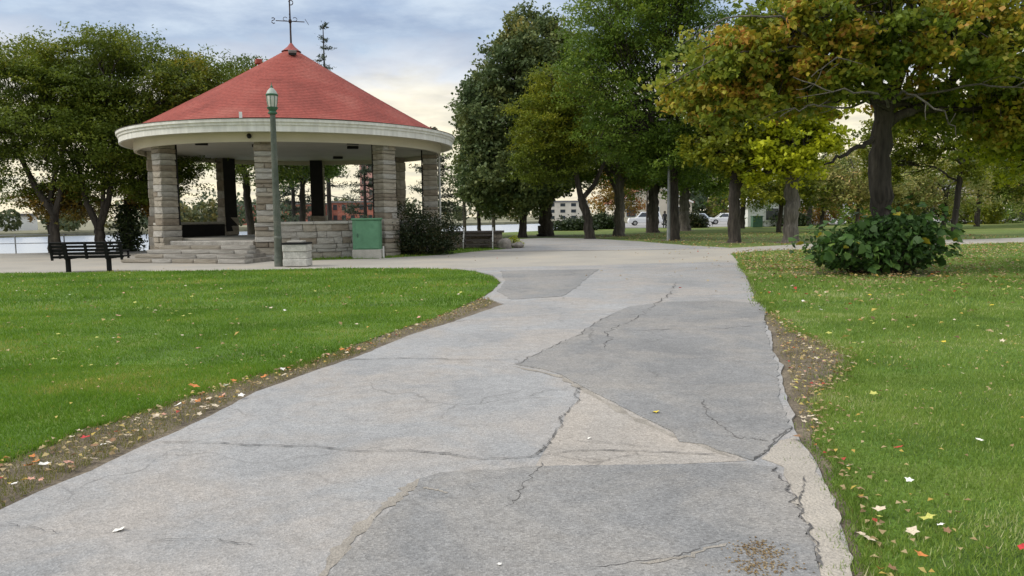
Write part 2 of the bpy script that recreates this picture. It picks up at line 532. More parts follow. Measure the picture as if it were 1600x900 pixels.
def quads_mesh(name, v, f, tint=None, smooth=False):
    """fast mesh from arrays of equal-sided faces"""
    v = np.ascontiguousarray(v, np.float32)
    f = np.ascontiguousarray(f, np.int32)
    me = bpy.data.meshes.new(name)
    k = f.shape[1]
    me.vertices.add(len(v))
    me.vertices.foreach_set('co', v.ravel())
    me.loops.add(f.size)
    me.loops.foreach_set('vertex_index', f.ravel())
    me.polygons.add(len(f))
    me.polygons.foreach_set('loop_start', np.arange(0, f.size, k, dtype=np.int32))
    me.update(calc_edges=True)
    if tint is not None:
        a = me.attributes.new('tint', 'FLOAT', 'POINT')
        a.data.foreach_set('value', np.ascontiguousarray(tint, np.float32))
    if smooth:
        me.polygons.foreach_set('use_smooth', np.ones(len(f), bool))
    return me


def unit(a):
    return a / (np.linalg.norm(a, axis=-1, keepdims=True) + 1e-9)


def leaf_cards(c, length, width, up=0.5, droop=0.0, fold=0.15, r=rng):
    """rhombic leaves with a slight fold at the points c; returns verts, quads"""
    n = len(c)
    nor = unit(r.normal(size=(n, 3)) + np.array([0, 0, up * 2]))
    d = unit(np.cross(nor, r.normal(size=(n, 3))))
    d[:, 2] -= droop
    d = unit(d)
    s = unit(np.cross(d, nor))
    ln = (length * r.uniform(0.7, 1.3, n))[:, None]
    wd = (width * r.uniform(0.7, 1.3, n))[:, None]
    lift = nor * (fold * wd)
    v = np.stack([c - d * ln * 0.5, c + s * wd * 0.5 + lift - d * ln * 0.05, c + d * ln * 0.5, c - s * wd * 0.5 + lift - d * ln * 0.05], 1).reshape(-1, 3)
    f = np.arange(4 * n).reshape(n, 4)
    return v, f


def sheet(name, poly, z, mat, parent=None, thick=0.0, jitter=0.0, step=0.0, kind='structure', r=rng):
    """flat ground sheet from an outline (concave allowed), its edge roughened"""
    pts = [Vector((p[0], p[1])) for p in poly]
    if step:
        out = []
        for a, b2 in zip(pts, pts[1:] + pts[:1]):
            d = (b2 - a).length
            k = max(1, min(90, int(d / step)))
            nrm = Vector((-(b2 - a).y, (b2 - a).x)).normalized() if d > 1e-6 else Vector((0, 0))
            for i in range(k):
                q = a.lerp(b2, i / k)
                out.append(q + nrm * float(r.normal() * jitter))
        pts = out
    if sum(a.x * b2.y - b2.x * a.y for a, b2 in zip(pts, pts[1:] + pts[:1])) < 0:
        pts.reverse()
    n = len(pts)
    cv, _, cf, _, _, _ = delaunay_2d_cdt(pts, [], [list(range(n))], 1, 1e-5)
    v = [(p.x, p.y, z) for p in cv]
    f = []
    for t3 in cf:
        a, b2, c3 = (cv[q] for q in t3[:3])
        f.append(tuple(t3) if (b2 - a).cross(c3 - a) > 0 else tuple(reversed(t3)))
    if thick:
        o_ = len(v)
        v += [(p.x, p.y, z) for p in pts] + [(p.x, p.y, z - thick) for p in pts]
        f += [(o_ + n + k, o_ + n + (k + 1) % n, o_ + (k + 1) % n, o_ + k) for k in range(n)]
    me = bpy.data.meshes.new(name)
    me.from_pydata(v, [], f)
    o = link(name, me, mat, parent)
    if kind:
        o['kind'] = kind
    return o


def in_poly(x, y, poly):
    p = np.asarray(poly, float)
    ins = np.zeros(len(x), bool)
    j = len(p) - 1
    for i in range(len(p)):
        c = ((p[i, 1] > y) != (p[j, 1] > y)) & (x < (p[j, 0] - p[i, 0]) * (y - p[i, 1]) / (p[j, 1] - p[i, 1] + 1e-12) + p[i, 0])
        ins ^= c
        j = i
    return ins


# ------------------------------------------------------------------ ground outlines (metres)
LAWN_L = [(-15.32, 22.57), (-13.37, 22.51), (-11.57, 22.72), (-9.61, 22.66), (-8.08, 22.67), (-6.42, 22.92), (-4.66, 22.9),
          (-3.07, 22.62), (-1.87, 22.14), (-1.06, 21.0), (-0.58, 19.57), (-0.31, 17.64), (-0.36, 16.08), (-0.56, 14.45),
          (-0.84, 13.12), (-1.04, 12.17), (-1.26, 11.28), (-1.47, 10.7), (-1.73, 9.8), (-2.04, 8.82), (-2.18, 8.08),
          (-2.32, 7.71), (-2.52, 7.5), (-2.64, 7.2), (-2.74, 6.82), (-2.88, 6.6), (-2.93, 6.22), (-3.07, 6.0), (-3.11, 5.7),
          (-3.24, 5.58), (-3.24, 5.2), (-3.31, 5.02), (-3.31, 4.74), (-3.37, 4.6), (-3.4, 4.2), (-3.3, 3.0), (-3.6, 1.0),
          (-4.0, -3.0), (-22, -3.0), (-24, 10), (-24, 22.4)]
PATH_LEFT = [(-2.5, -3), (-2.7, 1.0), (-2.78, 3.0), (-2.78, 3.94), (-2.74, 4.21), (-2.64, 4.57), (-2.59, 4.86), (-2.52, 5.17), (-2.4, 5.88),
             (-2.31, 6.66), (-2.06, 7.44), (-1.73, 8.35), (-1.35, 9.82), (-0.93, 10.85), (-0.52, 12.04), (-0.14, 13.14),
             (-0.38, 13.77), (-0.58, 14.11), (-0.44, 15.03), (-0.24, 17.46), (-0.5, 19.7), (-1.0, 21.1), (-1.8, 22.25)]
PATH_RIGHT = [(8.0, 27.2), (6.97, 23.42), (5.77, 18.59), (4.42, 13.66), (3.82, 11.48), (3.33, 9.62), (2.95, 8.48), (2.74, 7.57),
              (2.44, 6.71), (2.18, 5.82), (1.97, 5.13), (1.92, 4.78), (1.84, 4.38), (1.77, 4.14), (1.74, 3.95), (1.6, 3.54),
              (1.51, 3.27), (1.44, 3.09), (1.26, 2.6), (0.9, 0.5), (0.7, -3)]
LAWN_R = [(8.31, 28.6), (6.9, 22.81), (5.88, 18.58), (4.51, 13.65), (4.0, 11.47), (3.68, 9.9), (3.78, 8.87), (3.66, 8.0),
          (3.12, 6.95), (2.62, 6.22), (2.33, 5.63), (2.04, 4.98), (1.98, 4.58), (1.82, 4.14), (1.78, 3.86), (1.68, 3.54),
          (1.57, 3.26), (1.52, 3.08), (1.32, 2.6), (1.0, 0.5), (0.9, -3), (24, -3), (34, 10), (40, 38), (24.07, 35.3), (20.61, 34.05),
          (12.93, 31.55), (9.77, 30.1)]
PATCH_UP = [(4.29, 12.59), (3.72, 13.22), (2.69, 13.13), (1.91, 12.47), (1.52, 11.54), (1.18, 10.67), (0.86, 9.65), (0.61, 9.08),
            (0.2, 8.15), (0.02, 7.74), (0.31, 7.46), (0.46, 7.24), (0.58, 6.81), (0.79, 6.2), (0.88, 5.88), (0.97, 5.68),
            (1.13, 5.25), (1.13, 5.02), (1.28, 4.94), (1.42, 4.7), (1.49, 4.60), (1.65, 4.79), (1.8, 5.05), (2.0, 5.32),
            (2.17, 6.02), (2.40, 6.71), (2.69, 7.57), (3.12, 9.13), (3.62, 10.78)]
PATCH_LOW = [(-0.56, 4.33), (-0.44, 4.42), (-0.32, 4.45), (0.1, 4.53), (0.58, 4.54), (1.17, 4.53), (1.40, 4.53), (1.60, 4.46),
             (1.54, 4.40), (1.57, 4.33), (1.53, 4.26), (1.56, 4.16), (1.51, 4.08), (1.53, 3.97), (1.47, 3.90), (1.50, 3.80), (1.44, 3.70), (1.45, 3.58), (1.40, 3.50), (1.41, 3.40), (1.36, 3.28), (1.33, 3.14), (1.27, 2.98), (1.14, 2.61),
             (0.8, 0.6), (-0.9, 0.8), (-0.79, 2.65), (-0.81, 3.14), (-0.77, 3.36), (-0.75, 3.46), (-0.72, 3.75), (-0.67, 3.81), (-0.58, 4.07)]
PATCH_SM = [(-0.30, 21.1), (2.43, 21.15), (1.77, 18.05), (1.47, 16.43), (0.97, 14.27), (-0.0, 13.83), (-0.30, 15.4), (-0.16, 17.4)]
BANK = [(-300, 34), (-80, 36.2), (-24, 36.9), (-18, 38.6), (-15, 44), (-9, 56), (-1, 69), (6, 79), (12, 108), (20, 160), (40, 260), (120, 700)]

ground = sheet('ground', BANK + [(1600, 1600), (1600, -80), (-300, -80)], -0.03, 'far_turf', thick=1.6)
river = sheet('river', [(-900, 20), (400, 20), (400, 900), (-900, 900)], -1.25, 'water')
far_bank = sheet('far_bank', [(-900, 40), (-160, 62), (-87, 128), (-11, 213), (60, 300), (160, 760), (-900, 1800), (-2500, 1800)], -0.5, 'bank', thick=1.2)

soil_l = sheet('soil_verge', [(-3.9, -3)] + [(x - 0.5, y) for x, y in
               [(-3.17, 2), (-3.1, 4.5), (-2.9, 5.6), (-2.6, 6.7), (-2.2, 7.7), (-1.7, 9.8), (-1.0, 12.2), (-0.7, 14), (-0.4, 17)]]
               + [(-0.15, 17.3), (-0.4, 15), (-0.5, 14.1), (-0.05, 13.15), (-0.4, 12.04), (-0.8, 10.85), (-1.25, 9.82), (-1.63, 8.35),
                  (-1.96, 7.44), (-2.21, 6.66), (-2.3, 5.88), (-2.4, 5.17), (-2.5, 4.57), (-2.65, 3.9), (-2.6, 1), (-2.4, -3)],
               -0.014, 'soil')
soil_r = sheet('soil_verge', [(x - 0.12, y) for x, y in PATH_RIGHT[1:]] + [(1.3, -3), (1.4, 0.5), (1.7, 2.6), (2.1, 3.6), (2.4, 4.6), (2.8, 5.6), (3.4, 6.8),
               (3.9, 8), (3.9, 9.6), (4.4, 11.5), (5.0, 13.7), (6.2, 18.6), (7.2, 22.8)], -0.014, 'soil')
plaza = sheet('plaza', [(-120, 22.2), (-24, 22.2), (-8, 22.3), (-3, 22.2), (-1.6, 21.9), (2, 22.0), (7.0, 22.6), (8.2, 28.3), (9.77, 30.2), (12.93, 31.65),
              (20.61, 34.15), (24.07, 35.4), (42, 42), (42, 46), (27.83, 41.04), (23.7, 39.37), (14.58, 36.56), (9.74, 33.26),
              (7.4, 32.2), (0, 32.4), (-3, 33.2), (-12, 37.5), (-18.2, 38.2), (-24, 36.6), (-80, 35.9), (-120, 35.5)],
              -0.006, 'concrete', thick=0.03, jitter=0.03, step=0.8)
far_path = sheet('far_path', [(-3, 33.3), (0, 32.46), (7.4, 32.26), (9.7, 33.3), (8.38, 36.52), (7.19, 42.3), (4.95, 48.42), (2.19, 50.91), (0.04, 48.38), (-2.2, 42), (-3.5, 37)],
                 -0.004, 'asphalt', thick=0.03, jitter=0.04, step=0.8)
joint = sheet('paving_joint', [(-3.2, 33.33), (0, 32.38), (7.0, 32.2), (7.0, 32.30), (0, 32.5), (-3.2, 33.45)], 0.0005, 'crack')
path = sheet('path', PATH_LEFT + [(0, 22.6), (7.0, 23.9)] + PATH_RIGHT[1:], 0.0, 'asphalt', thick=0.045, jitter=0.010, step=0.14)
patch1 = sheet('asphalt_patch', PATCH_UP, 0.007, 'patch', thick=0.0065, jitter=0.010, step=0.10)
patch2 = sheet('asphalt_patch', PATCH_LOW, 0.008, 'patch', thick=0.0075, jitter=0.007, step=0.09)
patch3 = sheet('asphalt_patch', PATCH_SM, 0.006, 'patch', thick=0.0055, jitter=0.02, step=0.2)
slab_edge = sheet('broken_slab', [(1.63, 4.75), (1.80, 5.0), (1.93, 5.08), (1.90, 4.76), (1.82, 4.37), (1.75, 4.13), (1.72, 3.94), (1.58, 3.53), (1.49, 3.26),
                                  (1.42, 3.08), (1.24, 2.6), (1.12, 2.62), (1.29, 3.09), (1.39, 3.4), (1.41, 3.54), (1.46, 3.74), (1.48, 3.91),
                                  (1.57, 4.15), (1.59, 4.34), (1.66, 4.48), (1.55, 4.64)], 0.004, 'slab_edge', thick=0.003, jitter=0.01, step=0.08)
dusty = sheet('dusty_pavement', [(0.61, 6.68), (0.79, 6.2), (0.97, 5.68), (1.13, 5.2), (1.42, 4.72), (1.46, 4.60), (0.58, 4.50), (0.12, 4.50), (0.25, 5.05), (0.37, 5.53), (0.41, 5.8), (0.55, 6.21)],
              0.002, 'dusty', jitter=0.0, step=0.0)


def ribbon(name, pts, wd, z, mat, jit=0.02, r=rng, sub=7):
    p = np.array(pts, float)
    out = []
    for a, b2 in zip(p[:-1], p[1:]):
        for i in range(sub):
            out.append(a + (b2 - a) * i / sub)
    out.append(p[-1])
    out = np.array(out) + np.concatenate([r.normal(size=(len(out), 2)) * jit], 0)
    tan = np.gradient(out, axis=0)
    tan = tan / (np.linalg.norm(tan, axis=1)[:, None] + 1e-9)
    nn = np.stack([-tan[:, 1], tan[:, 0]], 1)
    ww = 0.62 * wd * np.exp(r.normal(size=len(out)) * 0.5)
    ww[0] = ww[-1] = 0.001
    aa = out + nn * ww[:, None] / 2
    bb = out - nn * ww[:, None] / 2
    v = [(q[0], q[1], z) for q in aa] + [(q[0], q[1], z) for q in bb]
    n = len(out)
    f = [(n + i, n + i + 1, i + 1, i) for i in range(n - 1)]
    me = bpy.data.meshes.new(name)
    me.from_pydata(v, [], f)
    o = link(name, me, mat)
    o['kind'] = 'structure'
    return o


CR = [([(-2.46, 5.14), (-2.1, 5.11), (-1.76, 5.03), (-1.4, 5.01), (-1.03, 4.88), (-0.69, 4.88), (-0.43, 4.8), (-0.3, 4.72), (-0.18, 4.69), (-0.01, 4.7), (0.15, 4.73), (0.41, 4.84), (0.82, 4.81), (1.3, 4.71)], 0.011, 0.006),
      ([(0.11, 4.72), (0.2, 4.86), (0.25, 5.05), (0.37, 5.53), (0.36, 5.67), (0.41, 5.8), (0.55, 6.21), (0.54, 6.44), (0.61, 6.68)], 0.013, 0.012),
      ([(-0.05, 3.87), (0.03, 4.05), (0.05, 4.2), (0.12, 4.41), (0.17, 4.59)], 0.007, 0.012),
      ([(1.06, 8.61), (1.16, 9.18), (1.25, 9.78), (1.53, 10.45), (1.77, 10.95), (2.33, 12.43), (2.83, 13.84), (3.27, 15.35), (3.78, 17.07)], 0.016, 0.04),
      ([(1.58, 6.16), (1.52, 5.85), (1.48, 5.57), (1.51, 5.31), (1.53, 5.08), (1.65, 5.03), (1.72, 4.99)], 0.009, 0.012),
      ([(-1.82, 8.1), (-1.34, 8.18), (-0.7, 8.06), (0.06, 7.98)], 0.013, 0.02),
      ([(0.32, 3.17), (0.55, 3.23), (0.71, 3.27), (0.8, 3.32), (0.99, 3.45)], 0.006, 0.008),
      ([(-2.64, 3.74), (-2.44, 3.69), (-2.24, 3.61)], 0.006, 0.006), ([(-1.75, 3.53), (-1.6, 3.53), (-1.44, 3.52), (-1.23, 3.44)], 0.005, 0.006),
      ([(1.7, 4.3), (1.63, 4.1), (1.54, 3.96), (1.48, 3.78)], 0.008, 0.01),
      ([(0.5, 6.6), (0.3, 6.55), (0.1, 6.3)], 0.006, 0.012), ([(0.9, 4.9), (0.6, 5.0), (0.4, 5.05)], 0.005, 0.008),
      ([(3.3, 10.2), (2.6, 9.9), (2.0, 9.95), (1.3, 9.8)], 0.012, 0.03), ([(0.3, 11.5), (1.5, 11.5), (2.8, 11.3)], 0.010, 0.03)]
for pts, wd, jt in CR:
    ribbon('pavement_crack', pts, wd, 0.0095, 'crack', jt)
# dark lip of the patches and the sandy seam beside them
ribbon('pavement_crack', [(1.49, 4.60), (1.65, 4.79), (1.8, 5.05), (2.0, 5.32)], 0.011, 0.0098, 'crack', 0.008)
ribbon('pavement_crack', [(1.60, 4.45), (1.545, 4.40), (1.575, 4.33), (1.535, 4.26), (1.565, 4.16), (1.515, 4.08), (1.535, 3.97), (1.475, 3.90), (1.505, 3.80), (1.445, 3.70), (1.455, 3.58), (1.405, 3.50), (1.415, 3.40), (1.365, 3.28), (1.335, 3.14)], 0.011, 0.0098, 'crack', 0.006)
ribbon('pavement_crack', [(0.02, 7.74), (0.2, 8.15), (0.61, 9.08), (0.86, 9.65), (1.18, 10.67), (1.52, 11.54)], 0.012, 0.0098, 'crack', 0.02)
ribbon('sandy_seam', [(-0.56, 4.36), (-0.63, 4.10), (-0.72, 3.85), (-0.80, 3.50), (-0.84, 3.16), (-0.83, 2.7)], 0.09, 0.003, 'seam', 0.003)
ribbon('sandy_seam', [(-0.52, 4.18), (-0.44, 4.14), (-0.37, 4.09)], 0.022, 0.0105, 'seam', 0.004)
ribbon('sandy_seam', [(0.0, 7.66), (0.44, 7.16), (0.57, 6.75), (0.86, 5.8), (1.1, 5.18), (1.4, 4.66)], 0.07, 0.003, 'seam', 0.006)
ribbon('sandy_seam', [(0.55, 3.2), (0.8, 3.28), (1.0, 3.42)], 0.03, 0.0102, 'seam', 0.01)

lawn_l = sheet('lawn', LAWN_L, -0.003, 'turf', thick=0.02, jitter=0.016, step=0.09)
lawn_r = sheet('lawn', LAWN_R, -0.003, 'turf', thick=0.02, jitter=0.016, step=0.09)
grass_strip = sheet('lawn', [(-8.6, 28.05), (-7.2, 27.5), (-4.8, 28.3), (-2.9, 30.2), (-1.2, 33.3), (0.1, 35.6), (-0.2, 37.4), (-2, 36), (-4.2, 31), (-5, 29.4), (-7.6, 28.9)], 0.010, 'turf', thick=0.03, jitter=0.06, step=0.3)


def edge_points(line, y0, y1, n, r):
    """points straying outwards from the edge of a lawn"""
    p = np.array([q for q in line if y0 - 1.5 <= q[1] <= y1 + 1.5], float)
    if len(p) < 2:
        return np.zeros(0), np.zeros(0)
    i = r.integers(0, len(p) - 1, n)
    t_ = r.random(n)[:, None]
    q = p[i] + (p[i + 1] - p[i]) * t_
    clump = np.sin(q[:, 1] * 9 + 3 * np.sin(q[:, 1] * 4)) * 0.5 + 0.5
    d = p[i + 1] - p[i]
    nn = np.stack([-d[:, 1], d[:, 0]], 1) / (np.linalg.norm(d, axis=1)[:, None] + 1e-9)
    q = q + nn * (r.normal(size=n) * (0.03 + 0.07 * clump))[:, None]
    return q[:, 0], q[:, 1]


def grass(name, poly, mat, zones, label, r=rng, tshift=0.0, edge=None):
    """mown blades, thicker near the path where they can be told apart"""
    P = np.array(poly)
    vs, ts = [], []
    for (y0, y1, x0, x1, dens, h, wd) in zones:
        n = int((y1 - y0) * (x1 - x0) * dens)
        x = r.uniform(x0, x1, n)
        y = r.uniform(y0, y1, n)
        k = in_poly(x, y, P) & (np.abs(x) < y * 0.72 + 1.0)
        x, y = x[k], y[k]
        if edge is not None and y0 < 13:
            ex, ey = edge_points(edge, y0, y1, int(900 * (y1 - y0) if y0 < 8 else 260 * (y1 - y0)), r)
            x, y = np.concatenate([x, ex]), np.concatenate([y, ey])
        n = len(x)
        a = r.uniform(0, 2 * math.pi, n)
        hh = h * r.uniform(0.5, 1.25, n) * (1 + 0.25 * np.sin(x * 2.1) * np.sin(y * 1.7))
        lean = r.uniform(0.1, 0.9, n) * hh
        la = r.uniform(0, 2 * math.pi, n)
        bx, by = np.cos(a) * wd / 2, np.sin(a) * wd / 2
        z = np.full(n, -0.006)
        vs.append(np.stack([np.stack([x - bx, y - by, z], 1), np.stack([x + bx, y + by, z], 1),
                            np.stack([x + np.cos(la) * lean, y + np.sin(la) * lean, z + hh], 1)], 1).reshape(-1, 3))
        blot = np.sin(x * 3.7 + 2 * np.sin(y * 2.9)) * np.sin(y * 4.3 + 2 * np.sin(x * 2.3)) * 0.16
        patch = 0.5 + 1.6 * blot + 0.2 * np.sin(y * 2.6 - x * 0.5) + 0.34 * np.sin(x * 1.3 + 0.8 * np.sin(y * 0.9)) * np.sin(y * 1.1 + 0.6 * np.sin(x * 0.7))
        ts.append(np.repeat(np.clip(patch * 0.55 + r.uniform(0, 0.5, n) + tshift + (r.random(n) < (0.03 if mat == 'grass_rich' else 0.09)) * 0.4, 0, 1), 3))
    v = np.concatenate(vs)
    me = quads_mesh(name, v, np.arange(len(v)).reshape(-1, 3), np.concatenate(ts))
    o = link(name, me, mat)
    tag(o, label, 'grass', kind='stuff')
    return o


grass('grass', LAWN_L, 'grass_rich', [(3.5, 8, -7, -2, 6500, 0.034, 0.006), (8, 13, -11, -0.3, 2000, 0.038, 0.009),
                                      (13, 23, -17, -0.2, 520, 0.055, 0.016)], 'rich green mown grass on the lawn beside the bench', edge=LAWN_L[8:36])
grass('grass', LAWN_R, 'grass_dry', [(2.8, 7, 1.2, 6.2, 6500, 0.034, 0.006), (7, 12, 2.4, 10, 2000, 0.038, 0.009),
                                     (12, 24, 3.5, 19, 480, 0.055, 0.016), (24, 35, 6, 27, 60, 0.07, 0.03)],
      'yellowish green mown grass on the lawn under the maple', edge=LAWN_R[:19])
grass('grass', [(-8.6, 28.05), (-7.2, 27.5), (-4.8, 28.3), (-2.9, 30.2), (-1.2, 33.3), (0.1, 35.6), (-0.2, 37.4), (-2, 36), (-4.2, 31), (-5, 29.4), (-7.6, 28.9)],
      'grass_rich', [(27, 38, -9, 0.5, 160, 0.09, 0.03)], 'thin grass strip along the foot of the bandstand wall')
# tufts creeping over the bare verge
VERGE_L = [(-3.45, 3.0), (-3.4, 4.5), (-3.15, 5.6), (-2.8, 6.7), (-2.35, 7.75), (-1.98, 8.8), (-1.2, 11.3), (-0.5, 14.3), (-0.3, 13.3), (-0.95, 11.0), (-1.4, 9.9), (-1.78, 8.4), (-2.1, 7.45), (-2.36, 6.66), (-2.46, 5.88), (-2.6, 5.1), (-2.75, 4.5), (-2.84, 3.5), (-2.84, 3.0)]
VERGE_R = [(3.85, 11.5), (3.4, 9.6), (3.0, 8.5), (2.8, 7.57), (2.5, 6.7), (2.24, 5.8), (2.03, 5.1), (1.9, 4.4), (1.8, 3.95), (1.65, 3.5), (1.5, 3.0), (1.3, 2.5), (1.45, 2.5), (1.62, 3.0), (1.8, 3.5), (2.05, 4.5), (2.35, 5.6), (2.66, 6.2), (3.15, 6.9), (3.7, 8.0), (3.75, 9.5), (4.05, 11.5)]
grass('grass', VERGE_L, 'grass_straw', [(3, 9, -3.4, -1.6, 2600, 0.035, 0.006), (9, 14.5, -2.2, 0, 700, 0.04, 0.01)], 'sparse trodden grass on the bare verge below the bench lawn', tshift=0.15)
grass('grass', VERGE_R, 'grass_straw', [(2.5, 11.5, 1.2, 4.1, 700, 0.04, 0.006)], 'sparse trodden grass on the bare verge below the maple lawn', tshift=0.1)


# ------------------------------------------------------------------ trees
def bez(p0, p1, p2, n):
    t_ = np.linspace(0, 1, n)[:, None]
    return (1 - t_) ** 2 * p0 + 2 * t_ * (1 - t_) * p1 + t_ ** 2 * p2


def crown_points(ells, n, r, shell=0.35):
    vol = np.array([e[3] * e[4] * e[5] for e in ells]) ** 0.8
    cnt = r.multinomial(n, vol / vol.sum())
    out = []
    for e, c in zip(ells, cnt):
        d = unit(r.normal(size=(c, 3)))
        rad = (shell + (1 - shell) * r.random(c)) ** 0.6
        out.append(np.array(e[:3]) + d * rad[:, None] * np.array(e[3:6]))
    return np.concatenate(out)


def tree(name, base, trunk, ells, leaf, label, bark='bark', n_clusters=160, leaves=18000, size=0.22, aspect=0.5, spread=0.75,
         flat=0.6, up=0.6, droop=0.15, limbs=7, forks=None, seed=1, tint=(0.0, 0.75), hue=None, group=None, branch_r=0.5, cat='tree',
         shell=0.35, extra_limbs=None, limb_vis=1.0):
    """trunk: list of (x, y, z, radius) from the base; ells: crown ellipsoids; all relative to base"""
    r = np.random.default_rng(seed)
    root = empty(name, base)
    tag(root, label, cat, group)
    tp = np.array([q[:3] for q in trunk], float)
    tr = np.array([q[3] for q in trunk], float)
    # finer trunk with slight wander and root flare
    ts = np.linspace(0, len(tp) - 1, max(8, 4 * len(tp)))
    px = np.stack([np.interp(ts, np.arange(len(tp)), tp[:, i]) for i in range(3)], 1)
    pr_ = np.interp(ts, np.arange(len(tp)), tr)
    px[1:, :2] += r.normal(size=(len(px) - 1, 2)) * tr[0] * 0.10
    pr_[0] *= 1.25
    pr_ *= r.uniform(0.94, 1.06, len(pr_))
    V, F = [], []
    off = 0

    def put(pts, rad, n):
        nonlocal off
        v, f = tube_arrays(pts, rad, n)
        V.append(v)
        F.append(f + off)
        off += len(v)

    put(px, pr_, 12)
    starts = [(px[-1], pr_[-1], px[-1] - px[-3])]
    for fk in (forks or []):
        fp = np.array([q[:3] for q in fk], float)
        fr = np.array([q[3] for q in fk], float)
        tss = np.linspace(0, len(fp) - 1, 4 * len(fp))
        fx = np.stack([np.interp(tss, np.arange(len(fp)), fp[:, i]) for i in range(3)], 1)
        put(fx, np.interp(tss, np.arange(len(fp)), fr), 10)
        starts.append((fx[-1], fr[-1], fx[-1] - fx[-3]))
    cl = crown_points(ells, n_clusters, r, shell)
    # main limbs to k-means centres
    k = limbs
    cen = cl[r.choice(len(cl), k, replace=False)]
    for _ in range(6):
        own = np.argmin(((cl[:, None] - cen[None]) ** 2).sum(-1), 1)
        for i in range(k):
            if (own == i).any():
                cen[i] = cl[own == i].mean(0)
    top = px[int(len(px) * 0.6):]
    for i in range(k):
        sp, sr, sdir = starts[int(np.argmin([np.linalg.norm((cen[i] - s[0])[:2]) for s in starts]))]
        if len(starts) == 1 and r.random() < 0.6:
            j = r.integers(0, len(top))
            sp, sr = top[j], pr_[int(len(px) * 0.6) + j] * 0.75
        mid = sp + (cen[i] - sp) * 0.45 + np.array([0, 0, 0.18]) * np.linalg.norm(cen[i] - sp)
        lp = bez(sp, mid, cen[i], 9)
        lp[1:-1] += r.normal(size=(7, 3)) * 0.03 * np.linalg.norm(cen[i] - sp)
        lr = np.linspace(sr * 0.62 * limb_vis, max(0.03, sr * 0.18), 9)
        put(lp, lr, 7)
        for c in cl[own == i]:
            q = r.integers(3, 9)
            s0 = lp[q]
            m2 = s0 + (c - s0) * 0.5 + r.normal(size=3) * 0.12 * np.linalg.norm(c - s0)
            put(bez(s0, m2, c, 5), np.linspace(lr[q] * branch_r, 0.012 + size * 0.02, 5), 4)
    for el in (extra_limbs or []):
        ep = np.array([q[:3] for q in el], float)
        er = np.array([q[3] for q in el], float)
        tss = np.linspace(0, len(ep) - 1, 5 * len(ep))
        fx = np.stack([np.interp(tss, np.arange(len(ep)), ep[:, i]) for i in range(3)], 1)
        fx[1:] += r.normal(size=(len(fx) - 1, 3)) * 0.03
        put(fx, np.interp(tss, np.arange(len(ep)), er), 8)
    me = quads_mesh('trunk', np.concatenate(V), np.concatenate(F), smooth=True)
    link('trunk', me, bark, root)
    # leaves
    per = r.multinomial(leaves, r.dirichlet(np.full(len(cl), 4.0)))
    idx = np.repeat(np.arange(len(cl)), per)
    # each cluster is a few sprays
    spray = r.normal(size=(len(cl), 6, 3)) * spread * 0.75 * np.array([1, 1, flat])
    which = r.integers(0, 6, len(idx))
    cpos = cl[idx] + spray[idx, which] + r.normal(size=(len(idx), 3)) * spread * 0.36 * np.array([1, 1, flat])
    v, f = leaf_cards(cpos, size, size * aspect, up, droop, r=r)
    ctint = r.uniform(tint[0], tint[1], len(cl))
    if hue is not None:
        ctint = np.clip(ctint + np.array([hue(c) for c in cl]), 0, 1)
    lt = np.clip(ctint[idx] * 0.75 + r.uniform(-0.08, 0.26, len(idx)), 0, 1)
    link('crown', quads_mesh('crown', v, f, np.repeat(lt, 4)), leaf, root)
    return root


def straight(h, r0, r1, dx=0.0, dy=0.0):
    return [(0, 0, -0.1, r0), (dx * 0.3, dy * 0.3, h * 0.35, r0 * 0.86), (dx * 0.65, dy * 0.6, h * 0.7, r0 * 0.5 + r1 * 0.5), (dx, dy, h, r1)]


# --- locusts by the river
tree('locust_tree', (-21.4, 35.6, 0), [(0, 0, -0.1, 0.24), (-0.08, 0, 1.3, 0.20), (0.0, 0, 1.9, 0.18)],
     [(-1.6, 0, 7.2, 3.8, 3.2, 2.3), (1.2, 0.5, 7.8, 3.0, 3.0, 2.2), (-3.4, 0.5, 5.4, 2.6, 2.5, 1.9), (0.6, -0.4, 5.4, 3.0, 2.6, 1.6), (0, 0, 9.1, 2.4, 2.2, 1.0), (0.5, 0.8, 3.7, 2.6, 1.8, 1.0), (-3.0, 0.8, 3.7, 2.2, 1.6, 0.9), (-0.8, 0.9, 2.9, 1.8, 1.0, 0.6), (-3.6, 0.9, 2.9, 1.6, 1.0, 0.5)],
     'leaf_olive', 'wide locust tree with dark forked trunk rising behind the park bench by the railing', n_clusters=290, leaves=95000, size=0.155, aspect=0.45, spread=0.68,
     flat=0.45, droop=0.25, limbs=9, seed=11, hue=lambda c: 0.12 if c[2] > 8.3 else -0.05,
     forks=[[(0, 0, 1.8, 0.17), (-0.75, 0, 3.0, 0.14), (-1.5, 0.1, 4.6, 0.10)], [(0, 0, 1.8, 0.15), (0.4, 0.1, 3.2, 0.12), (0.45, 0.2, 4.8, 0.09)]])
